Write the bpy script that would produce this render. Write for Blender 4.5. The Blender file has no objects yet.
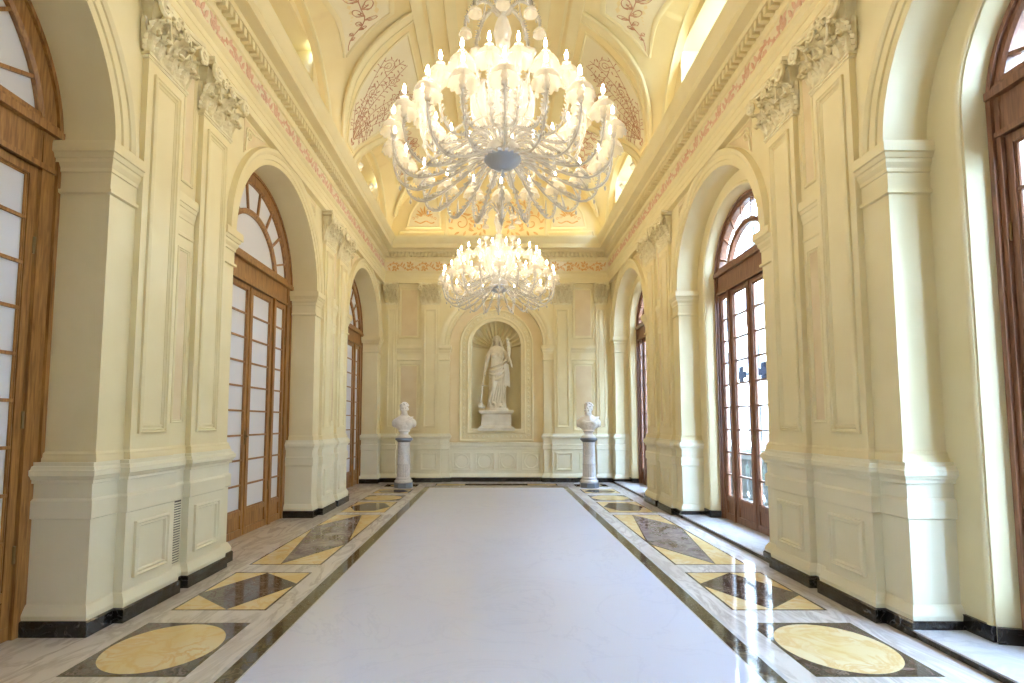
import bpy, math, random
from mathutils import Vector, Matrix
random.seed(7)
R = math.radians
pi = math.pi
cos, sin = math.cos, math.sin
SC = bpy.context.scene
COL = SC.collection

# ------------------------------------------------------------------ camera
CH = 1.6
cam_d = bpy.data.cameras.new('camera')
cam = bpy.data.objects.new('camera', cam_d); COL.objects.link(cam)
cam_d.sensor_width = 36.0; cam_d.sensor_fit = 'HORIZONTAL'
cam_d.lens = 514.0/1024*36
cam_d.shift_x = 17.0/1024; cam_d.shift_y = 43.9/1024
cam.location = (-0.035, 0, CH)
cam.rotation_euler = (R(90+4.07), 0, 0)
cam_d.clip_start = 0.05; cam_d.clip_end = 300
SC.camera = cam

# ------------------------------------------------------------------ light and exposure
W = bpy.data.worlds.new('sky'); SC.world = W; W.use_nodes = True
bg = W.node_tree.nodes['Background']
bg.inputs[0].default_value = (0.52, 0.735, 1.0, 1); bg.inputs[1].default_value = 44.0
BULB = 130.0
COVE = 0.9
PORTAL = 0.0
SC.view_settings.view_transform = 'Standard'
SC.view_settings.look = 'None'
SC.view_settings.gamma = 1.0
SC.view_settings.use_curve_mapping = False
SC.view_settings.exposure = 0.30
SC.cycles.use_adaptive_sampling = False
SC.cycles.max_bounces = 8
SC.cycles.diffuse_bounces = 5
SC.cycles.glossy_bounces = 4
SC.cycles.transparent_max_bounces = 24
SC.cycles.transmission_bounces = 4
SC.cycles.sample_clamp_indirect = 5.0
SC.cycles.caustics_reflective = False
SC.cycles.caustics_refractive = False

# ------------------------------------------------------------------ dimensions
P = 4.77                      # bay length
BAYS = [2.645, 7.415, 12.185]
PIERS = [0.26, 5.03, 9.80]
XW = 3.155; XS = 3.10; XD = 3.055
YB = 13.95                    # end wall (pilaster plane is 6 cm in front)
YR = -1.0
HO = 1.40                    # half width of arched openings
ZS = 3.85                     # arch spring
ZE = 5.42                     # underside of entablature
ZV = 6.62                     # springing of vault
AV, BV = 2.95, 2.2

# ------------------------------------------------------------------ materials
def nt(m): return m.node_tree.nodes, m.node_tree.links
def principled(name, col, rough=0.5, metal=0.0, spec=0.5):
    m = bpy.data.materials.new(name); m.use_nodes = True
    b = m.node_tree.nodes['Principled BSDF']
    b.inputs['Base Color'].default_value = (*col, 1)
    b.inputs['Roughness'].default_value = rough
    b.inputs['Metallic'].default_value = metal
    b.inputs['Specular IOR Level'].default_value = spec
    return m
def mottled(name, c1, c2, scale=3.0, rough=0.5, detail=5, spec=0.3, bump=0.0, stretch=(1,1,1), lo=0.35, hi=0.65):
    m = principled(name, c1, rough, 0, spec); n, l = nt(m); b = n['Principled BSDF']
    tc = n.new('ShaderNodeTexCoord'); mp = n.new('ShaderNodeMapping'); mp.inputs['Scale'].default_value = stretch
    no = n.new('ShaderNodeTexNoise'); no.inputs['Scale'].default_value = scale; no.inputs['Detail'].default_value = detail
    cr = n.new('ShaderNodeValToRGB'); cr.color_ramp.elements[0].color = (*c1, 1); cr.color_ramp.elements[1].color = (*c2, 1)
    cr.color_ramp.elements[0].position = lo; cr.color_ramp.elements[1].position = hi
    l.new(tc.outputs['Object'], mp.inputs[0]); l.new(mp.outputs[0], no.inputs['Vector'])
    l.new(no.outputs[0], cr.inputs[0]); l.new(cr.outputs[0], b.inputs['Base Color'])
    if bump:
        bp = n.new('ShaderNodeBump'); bp.inputs['Strength'].default_value = bump; bp.inputs['Distance'].default_value = 0.01
        l.new(no.outputs[0], bp.inputs['Height']); l.new(bp.outputs[0], b.inputs['Normal'])
    return m
def marble(name, base, vein, scale=1.5, rough=0.06, dist=6.0, rot=0.6, thin=0.12, mid=None, stretch=(1,1,1), spec=0.5, cloud=0.4):
    m = principled(name, base, rough, 0, spec); n, l = nt(m); b = n['Principled BSDF']
    tc = n.new('ShaderNodeTexCoord'); mp = n.new('ShaderNodeMapping')
    mp.inputs['Rotation'].default_value = (0, 0, rot); mp.inputs['Scale'].default_value = stretch
    l.new(tc.outputs['Object'], mp.inputs[0])
    no = n.new('ShaderNodeTexNoise'); no.inputs['Scale'].default_value = scale; no.inputs['Detail'].default_value = 8
    no.inputs['Distortion'].default_value = 1.2; no.inputs['Roughness'].default_value = 0.6
    l.new(mp.outputs[0], no.inputs['Vector'])
    # veins lie where the noise crosses 0.5
    s = n.new('ShaderNodeMath'); s.operation = 'SUBTRACT'; s.inputs[1].default_value = 0.5; l.new(no.outputs[0], s.inputs[0])
    a = n.new('ShaderNodeMath'); a.operation = 'ABSOLUTE'; l.new(s.outputs[0], a.inputs[0])
    r = n.new('ShaderNodeMapRange'); r.inputs[1].default_value = 0; r.inputs[2].default_value = thin
    r.inputs[3].default_value = 1; r.inputs[4].default_value = 0; l.new(a.outputs[0], r.inputs[0])
    n2 = n.new('ShaderNodeTexNoise'); n2.inputs['Scale'].default_value = scale*0.7; n2.inputs['Detail'].default_value = 4
    l.new(mp.outputs[0], n2.inputs['Vector'])
    mu = n.new('ShaderNodeMath'); mu.operation = 'MULTIPLY'; l.new(r.outputs[0], mu.inputs[0]); l.new(n2.outputs[0], mu.inputs[1])
    mx = n.new('ShaderNodeMix'); mx.data_type = 'RGBA'
    c2 = n.new('ShaderNodeValToRGB'); c2.color_ramp.elements[0].color = (*base, 1)
    c2.color_ramp.elements[1].color = (*(mid or base), 1); c2.color_ramp.elements[0].position = cloud; c2.color_ramp.elements[1].position = cloud+.3
    l.new(n2.outputs[0], c2.inputs[0])
    l.new(mu.outputs[0], mx.inputs[0]); l.new(c2.outputs[0], mx.inputs[6]); mx.inputs[7].default_value = (*vein, 1)
    l.new(mx.outputs[2], b.inputs['Base Color'])
    return m

M_WALL = mottled('cream_paint', (0.80, 0.705, 0.44), (0.84, 0.75, 0.49), 2.2, 0.45, spec=0.25)
M_DADO = mottled('dado_paint', (0.82, 0.785, 0.61), (0.86, 0.825, 0.66), 2.0, 0.42, spec=0.25)
M_PANEL = mottled('ochre_panel_paint', (0.72, 0.58, 0.36), (0.77, 0.64, 0.42), 3.0, 0.6, spec=0.2)
M_GOLD = mottled('warm_panel_paint', (0.80, 0.66, 0.40), (0.84, 0.71, 0.46), 3.0, 0.6, spec=0.2)
M_VAULT = mottled('vault_plaster', (0.82, 0.69, 0.40), (0.86, 0.74, 0.45), 1.8, 0.6, spec=0.15)
M_VPAN = mottled('vault_panel_plaster', (0.84, 0.77, 0.57), (0.87, 0.81, 0.62), 1.8, 0.6, spec=0.15)
M_CAP = mottled('carved_stucco', (0.76, 0.68, 0.46), (0.86, 0.80, 0.58), 14, 0.55, spec=0.2)
M_FRZ = mottled('frieze_ground', (0.80, 0.70, 0.50), (0.83, 0.74, 0.55), 3, 0.6, spec=0.2)
M_RED = mottled('painted_russet', (0.50, 0.25, 0.16), (0.66, 0.42, 0.28), 9, 0.6, spec=0.2)
M_PINK = mottled('painted_rose', (0.70, 0.42, 0.29), (0.78, 0.54, 0.40), 9, 0.6, spec=0.2)
M_OCHRE = mottled('painted_ochre', (0.66, 0.37, 0.13), (0.76, 0.50, 0.24), 9, 0.6, spec=0.2)
M_BLACK = marble('black_marble', (0.012, 0.012, 0.014), (0.16, 0.15, 0.14), 6, 0.12, thin=0.015)
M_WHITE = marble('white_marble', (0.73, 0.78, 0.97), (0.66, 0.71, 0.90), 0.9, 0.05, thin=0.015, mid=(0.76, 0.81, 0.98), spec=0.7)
M_GREYM = marble('veined_marble', (0.76, 0.73, 0.72), (0.38, 0.34, 0.33), 1.6, 0.07, thin=0.07, mid=(0.83, 0.81, 0.81), stretch=(3.0, .7, 1), rot=0.35)
M_SIENA = marble('siena_marble', (0.82, 0.66, 0.34), (0.72, 0.42, 0.13), 3.2, 0.07, thin=0.07, mid=(0.86, 0.76, 0.52))
M_BROWN = marble('brown_breccia', (0.045, 0.03, 0.024), (0.36, 0.29, 0.25), 5.5, 0.07, thin=0.035, mid=(0.10, 0.075, 0.06))
M_GREYB = marble('grey_breccia', (0.15, 0.12, 0.12), (0.45, 0.40, 0.38), 5.0, 0.07, thin=0.06, mid=(0.27, 0.23, 0.23))
M_BAND = marble('dark_band_marble', (0.05, 0.042, 0.022), (0.26, 0.21, 0.12), 6, 0.07, thin=0.03, mid=(0.11, 0.09, 0.05))
M_STEP = marble('step_marble', (0.66, 0.66, 0.68), (0.46, 0.46, 0.50), 2.0, 0.12, thin=0.05)
M_STAT = mottled('statue_marble', (0.70, 0.65, 0.51), (0.80, 0.75, 0.62), 5, 0.45, spec=0.3)
M_BUST = mottled('bust_marble', (0.93, 0.92, 0.91), (0.88, 0.87, 0.86), 4, 0.35, spec=0.4)
M_COLU = marble('pedestal_marble', (0.76, 0.77, 0.80), (0.52, 0.54, 0.60), 7, 0.2, thin=0.04, mid=(0.84, 0.84, 0.87))
M_PLIN = principled('grey_plinth_stone', (0.19, 0.22, 0.27), 0.3)
M_BRASS = principled('dark_brass', (0.20, 0.13, 0.06), 0.35, 0.9)
M_WHITEP = principled('white_enamel', (0.80, 0.80, 0.78), 0.35)
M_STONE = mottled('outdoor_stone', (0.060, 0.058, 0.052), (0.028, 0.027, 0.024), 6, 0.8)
M_FACADE = mottled('pale_render', (0.70, 0.66, 0.60), (0.62, 0.58, 0.52), 2, 0.9)
M_GROUND = mottled('paving', (0.40, 0.39, 0.37), (0.33, 0.32, 0.31), 2, 0.9)
M_DARKW = principled('dark_glazing', (0.02, 0.022, 0.025), 0.3)
M_CROSS = principled('grey_cross_sign', (0.006, 0.007, 0.010), 0.9, 0, 0.0)
M_SIGNR = principled('red_board', (0.06, 0.008, 0.008), 0.5)
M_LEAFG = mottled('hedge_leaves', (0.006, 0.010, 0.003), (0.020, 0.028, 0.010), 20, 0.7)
M_GRILLE = principled('vent_dark', (0.10, 0.09, 0.07), 0.6)

def wood(name, c1, c2):
    m = principled(name, c1, 0.32, 0, 0.45); n, l = nt(m); b = n['Principled BSDF']
    tc = n.new('ShaderNodeTexCoord'); mp = n.new('ShaderNodeMapping'); mp.inputs['Scale'].default_value = (14, 14, 1.1)
    no = n.new('ShaderNodeTexNoise'); no.inputs['Scale'].default_value = 3; no.inputs['Detail'].default_value = 6; no.inputs['Distortion'].default_value = .6
    cr = n.new('ShaderNodeValToRGB'); cr.color_ramp.elements[0].color = (*c1, 1); cr.color_ramp.elements[1].color = (*c2, 1)
    cr.color_ramp.elements[0].position = .35; cr.color_ramp.elements[1].position = .68
    l.new(tc.outputs['Object'], mp.inputs[0]); l.new(mp.outputs[0], no.inputs['Vector']); l.new(no.outputs[0], cr.inputs[0]); l.new(cr.outputs[0], b.inputs['Base Color'])
    return m
M_WOOD = wood('varnished_wood', (0.19, 0.080, 0.022), (0.38, 0.185, 0.057))
M_WOOD_SHADE = wood('shade_toned_wood', (0.14, 0.058, 0.030), (0.26, 0.12, 0.065))  # same wood, with the right windows' backlit shade put into its colour

def shader_mat(name, fn):
    m = bpy.data.materials.new(name); m.use_nodes = True; n, l = nt(m)
    for x in list(n): n.remove(x)
    out = n.new('ShaderNodeOutputMaterial'); s = fn(n, l); l.new(s.outputs[0], out.inputs[0]); return m
def mixs(n, l, a, b, f):
    x = n.new('ShaderNodeMixShader'); x.inputs[0].default_value = f; l.new(a.outputs[0], x.inputs[1]); l.new(b.outputs[0], x.inputs[2]); return x
def node(n, t, **k):
    x = n.new(t)
    for a, v in k.items(): x.inputs[a].default_value = v
    return x
def f_clear(n, l):
    return mixs(n, l, node(n, 'ShaderNodeBsdfTransparent', Color=(0.97, 0.98, 1, 1)), node(n, 'ShaderNodeBsdfGlossy', Roughness=0.02), 0.07)
M_CLEAR = shader_mat('clear_glass', f_clear)
def f_curt(n, l):
    d = node(n, 'ShaderNodeBsdfDiffuse', Color=(0.80, 0.81, 0.86, 1)); t = node(n, 'ShaderNodeBsdfTranslucent', Color=(0.80, 0.82, 0.90, 1))
    a = mixs(n, l, d, t, 0.045); g = node(n, 'ShaderNodeBsdfGlossy', Roughness=0.08); return mixs(n, l, a, g, 0.06)
M_CURT = shader_mat('curtained_glass', f_curt)
def f_xtal(n, l):
    tr = node(n, 'ShaderNodeBsdfTransparent', Color=(1, 1, 1, 1))
    d = node(n, 'ShaderNodeBsdfDiffuse', Color=(0.99, 0.99, 1, 1)); t = node(n, 'ShaderNodeBsdfTranslucent', Color=(0.99, 0.99, 1, 1))
    g = node(n, 'ShaderNodeBsdfGlossy', Roughness=0.12)
    dt = mixs(n, l, d, t, 0.55); dg = mixs(n, l, dt, g, 0.18)
    lw = n.new('ShaderNodeLayerWeight'); lw.inputs[0].default_value = 0.45
    mr = n.new('ShaderNodeMapRange'); mr.inputs[3].default_value = 0.45; mr.inputs[4].default_value = 0.9; l.new(lw.outputs[1], mr.inputs[0])
    x = n.new('ShaderNodeMixShader'); l.new(mr.outputs[0], x.inputs[0]); l.new(tr.outputs[0], x.inputs[1]); l.new(dg.outputs[0], x.inputs[2]); return x
M_XTAL = shader_mat('blown_glass', f_xtal)
def f_cup(n, l):
    tr = node(n, 'ShaderNodeBsdfTransparent', Color=(1, 0.98, 0.95, 1))
    d = node(n, 'ShaderNodeBsdfDiffuse', Color=(0.95, 0.94, 0.90, 1)); t = node(n, 'ShaderNodeBsdfTranslucent', Color=(1.0, 0.97, 0.92, 1))
    g = node(n, 'ShaderNodeBsdfGlossy', Roughness=0.15)
    return mixs(n, l, tr, mixs(n, l, mixs(n, l, d, t, 0.6), g, 0.15), 0.62)
M_CUP = shader_mat('frosted_cup_glass', f_cup)
def f_emit(col, s):
    def f(n, l): return node(n, 'ShaderNodeEmission', Color=(*col, 1), Strength=s)
    return f
M_BULB = shader_mat('lit_bulb', f_emit((1.0, 0.82, 0.56), BULB))
M_BLUEM = principled('silvered_boss', (0.62, 0.70, 0.88), 0.35, 0.5)

# ------------------------------------------------------------------ mesh building
class MB:
    def __init__(s): s.v = []; s.f = []; s.m = []
    def add(s, v, f, m=0):
        o = len(s.v); s.v += [tuple(p) for p in v]
        for q in f: s.f.append(tuple(i+o for i in q)); s.m.append(m)
    def box(s, a, b, m=0):
        x0, x1 = sorted((a[0], b[0])); y0, y1 = sorted((a[1], b[1])); z0, z1 = sorted((a[2], b[2]))
        v = [(x0,y0,z0),(x1,y0,z0),(x1,y1,z0),(x0,y1,z0),(x0,y0,z1),(x1,y0,z1),(x1,y1,z1),(x0,y1,z1)]
        s.add(v, [(3,2,1,0),(4,5,6,7),(0,1,5,4),(1,2,6,5),(2,3,7,6),(3,0,4,7)], m)
    def grid(s, rows, m=0, closed_u=False, closed_v=False):
        nr, nc = len(rows), len(rows[0]); v = [p for r in rows for p in r]; f = []
        for i in range(nr if closed_u else nr-1):
            for j in range(nc if closed_v else nc-1):
                f.append((i*nc+j, i*nc+(j+1) % nc, ((i+1) % nr)*nc+(j+1) % nc, ((i+1) % nr)*nc+j))
        s.add(v, f, m)
    def poly(s, pts, m=0): s.add(pts, [tuple(range(len(pts)))], m)
    def prism(s, pts, h, mp, m=0):      # pts 2-D outline, h=(h0,h1)
        n = len(pts); v = [mp(u, w, h[0]) for u, w in pts]+[mp(u, w, h[1]) for u, w in pts]
        f = [tuple(range(n))[::-1], tuple(range(n, 2*n))]+[(i, (i+1) % n, n+(i+1) % n, n+i) for i in range(n)]
        s.add(v, f, m)
    def sweep(s, path, prof, mp, closed=False, m=0, caps=False):
        n = len(path); rows = []
        def nrm(a, b):
            dx, dy = b[0]-a[0], b[1]-a[1]; L = math.hypot(dx, dy) or 1; return (-dy/L, dx/L)
        for i in range(n):
            if closed: n1 = nrm(path[i-1], path[i]); n2 = nrm(path[i], path[(i+1) % n])
            else:
                n1 = nrm(path[i-1], path[i]) if i else nrm(path[0], path[1])
                n2 = nrm(path[i], path[i+1]) if i < n-1 else n1
            bx, by = n1[0]+n2[0], n1[1]+n2[1]; L2 = bx*bx+by*by; k = 2/max(L2, .3)
            rows.append([mp(path[i][0]+bx*k*o, path[i][1]+by*k*o, h) for o, h in prof])
        s.grid(rows, m, closed_u=closed)
        if caps: s.poly(rows[0], m); s.poly(rows[-1][::-1], m)
    def arc(s, c, zc, prof, mp, a0=0, a1=pi, n=40, m=0, closed_v=False):
        rows = [[mp(c+r*cos(a0+(a1-a0)*i/n), zc+r*sin(a0+(a1-a0)*i/n), x) for r, x in prof] for i in range(n+1)]
        s.grid(rows, m, closed_v=closed_v)
    def tube(s, pts, rad, n=6, m=0, cap=True):
        pts = [Vector(p) for p in pts]; k = len(pts)
        rs = rad if isinstance(rad, (list, tuple)) else [rad]*k
        rows = []; up = None
        for i in range(k):
            t = (pts[min(i+1, k-1)]-pts[max(i-1, 0)]).normalized()
            if up is None: up = t.orthogonal().normalized()
            up = (up-t*up.dot(t)).normalized() if (up-t*up.dot(t)).length > 1e-4 else t.orthogonal().normalized()
            b = t.cross(up)
            rows.append([tuple(pts[i]+(up*cos(2*pi*j/n)+b*sin(2*pi*j/n))*rs[i]) for j in range(n)])
        o = len(s.v); s.grid(rows, m, closed_v=True)
        if cap:
            s.f.append(tuple(o+j for j in range(n))[::-1]); s.m.append(m)
            s.f.append(tuple(o+(k-1)*n+j for j in range(n))); s.m.append(m)
    def lathe(s, prof, n=16, m=0, c=(0,0,0), wav=None, cap=True):
        rows = []
        for i, (r, z) in enumerate(prof):
            row = []
            for j in range(n):
                a = 2*pi*j/n; rr, zz = r, z
                if wav: rr, zz = wav(i, a, r, z)
                row.append((c[0]+rr*cos(a), c[1]+rr*sin(a), c[2]+zz))
            rows.append(row)
        o = len(s.v); s.grid(rows, m, closed_v=True)
        if cap:
            s.f.append(tuple(o+j for j in range(n))[::-1]); s.m.append(m)
            k = len(prof)-1
            s.f.append(tuple(o+k*n+j for j in range(n))); s.m.append(m)
    def ell(s, c, r, n=14, k=9, m=0, rot=None):
        rows = []
        for i in range(k+1):
            ph = -pi/2+pi*i/k; row = []
            for j in range(n):
                a = 2*pi*j/n; p = Vector((r[0]*cos(ph)*cos(a), r[1]*cos(ph)*sin(a), r[2]*sin(ph)))
                if rot: p = rot @ p
                row.append(tuple(p+Vector(c)))
            rows.append(row)
        s.grid(rows, m, closed_v=True)
    def ribbon(s, pts, w, mp, h=0.0, m=0, thick=0.003):
        s.rc = getattr(s, 'rc', 0)+1; h = h+(s.rc % 11)*.0008
        k = len(pts); ws = w if isinstance(w, (list, tuple)) else [w]*k; rows = []
        for i in range(k):
            a = pts[max(i-1, 0)]; b = pts[min(i+1, k-1)]; dx, dy = b[0]-a[0], b[1]-a[1]; L = math.hypot(dx, dy) or 1
            nx, ny = -dy/L*ws[i]/2, dx/L*ws[i]/2; x, y = pts[i]
            rows.append([mp(x-nx, y-ny, h-0.002), mp(x-nx*.8, y-ny*.8, h+thick), mp(x+nx*.8, y+ny*.8, h+thick), mp(x+nx, y+ny, h-0.002)])
        s.grid(rows, m)
    def build(s, name, mats, parent=None, smooth=False, auto=None):
        me = bpy.data.meshes.new(name); me.from_pydata(s.v, [], s.f); me.update()
        if not isinstance(mats, (list, tuple)): mats = [mats]
        for x in mats: me.materials.append(x)
        me.polygons.foreach_set('material_index', s.m)
        import bmesh
        b = bmesh.new(); b.from_mesh(me); bmesh.ops.remove_doubles(b, verts=b.verts, dist=1e-5)
        bmesh.ops.recalc_face_normals(b, faces=b.faces); b.to_mesh(me); b.free()
        if smooth or auto: me.polygons.foreach_set('use_smooth', [True]*len(me.polygons))
        if auto: me.set_sharp_from_angle(angle=R(auto))
        o = bpy.data.objects.new(name, me); COL.objects.link(o)
        if parent: o.parent = parent
        return o
def tag(o, label, cat, group=None):
    o['label'] = label; o['category'] = cat
    if group: o['group'] = group
    return o
def st(o): o['kind'] = 'structure'; return o
def empty(name, loc):
    o = bpy.data.objects.new(name, None); COL.objects.link(o); o.location = loc; o.empty_display_size = .1; return o
def copy_tree(o, parent=None):
    c = o.copy(); COL.objects.link(c); c.parent = parent
    for ch in list(o.children): copy_tree(ch, c)
    return c
PL = lambda s: (lambda u, v, h: (s*u, v, h))           # plan path, h = z
WL = lambda s, x: (lambda y, z, h: (s*(x-h), y, z))    # wall elevation, h = projection into the room
BK = lambda y0: (lambda x, z, h: (x, y0-h, z))         # end wall elevation
def arcpts(c, zc, r, a0, a1, n): return [(c+r*cos(a0+(a1-a0)*i/n), zc+r*sin(a0+(a1-a0)*i/n)) for i in range(n+1)]
FRAME = [(0, 0), (0, .018), (-.012, .024), (-.020, .012), (-.032, .016), (-.040, 0.0)]
def rect_frame(mb, u0, u1, v0, v1, mp, h0, prof=FRAME, m=0, k=1.0):
    mb.sweep([(u0, v0), (u1, v0), (u1, v1), (u0, v1)], [(-o*k, h0+h*k) for o, h in prof], mp, True, m)

# ------------------------------------------------------------------ side walls
DADO = [(.035, .10), (.042, .15), (.030, .18), (.012, .215), (0, .225), (0, .855), (.020, .865), (.020, .995), (.006, 1.01), (0, 1.015), (0, 1.125),
        (.022, 1.13), (.022, 1.155), (.030, 1.16), (.044, 1.185), (.052, 1.19), (.052, 1.23), (.040, 1.235), (.030, 1.26), (.015, 1.262), (.015, 1.29), (-.06, 1.29)]
IMP = [(0, 3.44), (.026, 3.447), (.026, 3.475), (.005, 3.485), (.005, 3.62), (.016, 3.625), (.016, 3.655), (.022, 3.665), (.036, 3.695), (.036, 3.725), (.048, 3.73), (.060, 3.765), (.074, 3.77), (.074, 3.83), (.066, 3.86), (0, 3.86)]
ARCHI = [(HO, 0), (HO, .022), (HO+.065, .022), (HO+.07, .038), (HO+.135, .038), (HO+.14, .052), (HO+.17, .070), (HO+.21, .070), (HO+.225, 0)]

def dado_plan(c, xf, a=-1, b=1):
    p = []
    p += [(xf, c-1.035), (3.13, c-1.035), (3.13, c-.76), (XD, c-.76), (XD, c-.12), (3.12, c-.12), (3.12, c+.11), (XD, c+.11), (XD, c+.73), (3.13, c+.73), (3.13, c+1.0), (xf, c+1.0)]
    return p
def shaft_plan(c, xf):
    return [(xf, c-.985), (XW, c-.985), (XW, c-.69), (XS, c-.69), (XS, c-.17), (XW, c-.17), (XW, c+.17), (XS, c+.17), (XS, c+.69), (XW, c+.69), (XW, c+.985), (xf, c+.985)]

# Corinthian capital for a flat pilaster: local u = across (0.58 wide), v = out of wall, z up from neck, height 0.56
def leaf(mb, u, z0, h, w, out0, curl, lean=0.0, n=8):
    rows = []; n = 14
    for i in range(n+1):
        t = i/n
        zz = z0+h*(t if t < .8 else .8+ (t-.8)*.5 - (t-.8)**2*5.5)
        oo = out0+curl*(t**2.0) + (0 if t < .8 else (t-.8)*.20)
        ww = w*(0.62+0.55*sin(pi*min(t*1.05, 1)*.8))*(1 if t < .72 else 1-(t-.72)/.28*.75)*(1+.22*cos(t*31))
        uu = u+lean*t
        rows.append([(uu-ww/2, oo-.028, zz-.012), (uu-ww*.33, oo-.004, zz), (uu-ww*.22, oo-.014, zz), (uu-ww*.10, oo+.016, zz), (uu, oo+.002, zz), (uu+ww*.10, oo+.016, zz), (uu+ww*.22, oo-.014, zz), (uu+ww*.33, oo-.004, zz), (uu+ww/2, oo-.028, zz-.012)])
    mb.grid(rows); mb.ell((u+lean, out0+curl+.030, z0+h*.80), (w*.26, .022, .020), 8, 5)
def volute(mb, u, z, v, sgn, r=.062):
    k = r/.062
    pts = []; rad = []
    for i in range(30):
        t = i/29; a = pi*.5 - t*pi*3.6; rr = r*(1-t*.86)
        pts.append((u+sgn*rr*cos(a)*-1*-1, v+.02*t+.008, z+rr*sin(a))); rad.append(.019*k*(1-.45*t))
    mb.tube(pts, rad, 5)
    st0 = (u, v+.008, z+r)
    mb.tube([(u-sgn*.20, v-.05, z-.18), (u-sgn*.13, v-.02, z-.03), (u-sgn*.06, v+.0, z+.05), st0], [.012, .016, .018, .017], 5)
def capital_mesh():
    mb = MB()
    # necking
    for z, o in ((-.03, .012), (-.005, .022)):
        mb.box((-.29-o, -.06, z-.012), (.29+o, o, z+.012))
    # bell
    mb.grid([[(-.285-f, -.06, z), (-.285-f, f*1.0, z), (.285+f, f*1.0, z), (.285+f, -.06, z)] for z, f in ((0, 0), (.15, .004), (.30, .018), (.42, .045), (.47, .06))])
    for k in range(3): leaf(mb, -.20+.20*k, 0.0, .20, .165, .02, .075)
    for k in range(4): leaf(mb, -.285+.19*k, .14, .20, .12, .03, .10)
    for k, u in enumerate((-.12, .12)): leaf(mb, u, .24, .17, .09, .03, .08, lean=.05*(1 if u > 0 else -1))
    for sg in (-1, 1):
        leaf(mb, sg*.285, .0, .22, .10, .0, .07, lean=sg*.03)
        volute(mb, sg*.315, .40, .135, sg, .082)
        volute(mb, sg*.085, .425, .10, sg*-1, .052)
    # side leaves seen from the return
    for sg in (-1, 1):
        mb.tube([(sg*.30, -.04, .02), (sg*.315, -.03, .2), (sg*.36, -.01, .3)], [.03, .035, .02], 5)
    # abacus, concave on plan
    pts = []
    for i in range(13):
        t = -1+2*i/12; pts.append((t*.36, .125-.055*(1-t*t)))
    out = pts+[(.36, -.06), (-.36, -.06)]
    mb.prism(out, (.485, .515), lambda u, w, h: (u, w, h))
    out2 = [(u*1.04, w+.015) for u, w in pts]+[(.375, -.06), (-.375, -.06)]
    mb.prism(out2, (.518, .562), lambda u, w, h: (u, w, h))
    # flower
    for k in range(6):
        a = k*pi/3; mb.ell((.028*cos(a), .10, .50+.028*sin(a)), (.02, .018, .02), 8, 5)
    mb.ell((0, .115, .50), (.016, .02, .016), 8, 5)
    return mb
CAPM = capital_mesh().build('capital', M_CAP)
CAP_ME = CAPM.data; bpy.data.objects.remove(CAPM)
CAP_ME.polygons.foreach_set('use_smooth', [True]*len(CAP_ME.polygons)); CAP_ME.set_sharp_from_angle(angle=R(50))
def capital(parent, loc, rz, sx=1.0):
    o = bpy.data.objects.new('capital', CAP_ME); COL.objects.link(o); o.parent = parent
    o.location = loc; o.rotation_euler = (0, 0, rz); o.scale = (sx, 1, .985); return o

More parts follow.
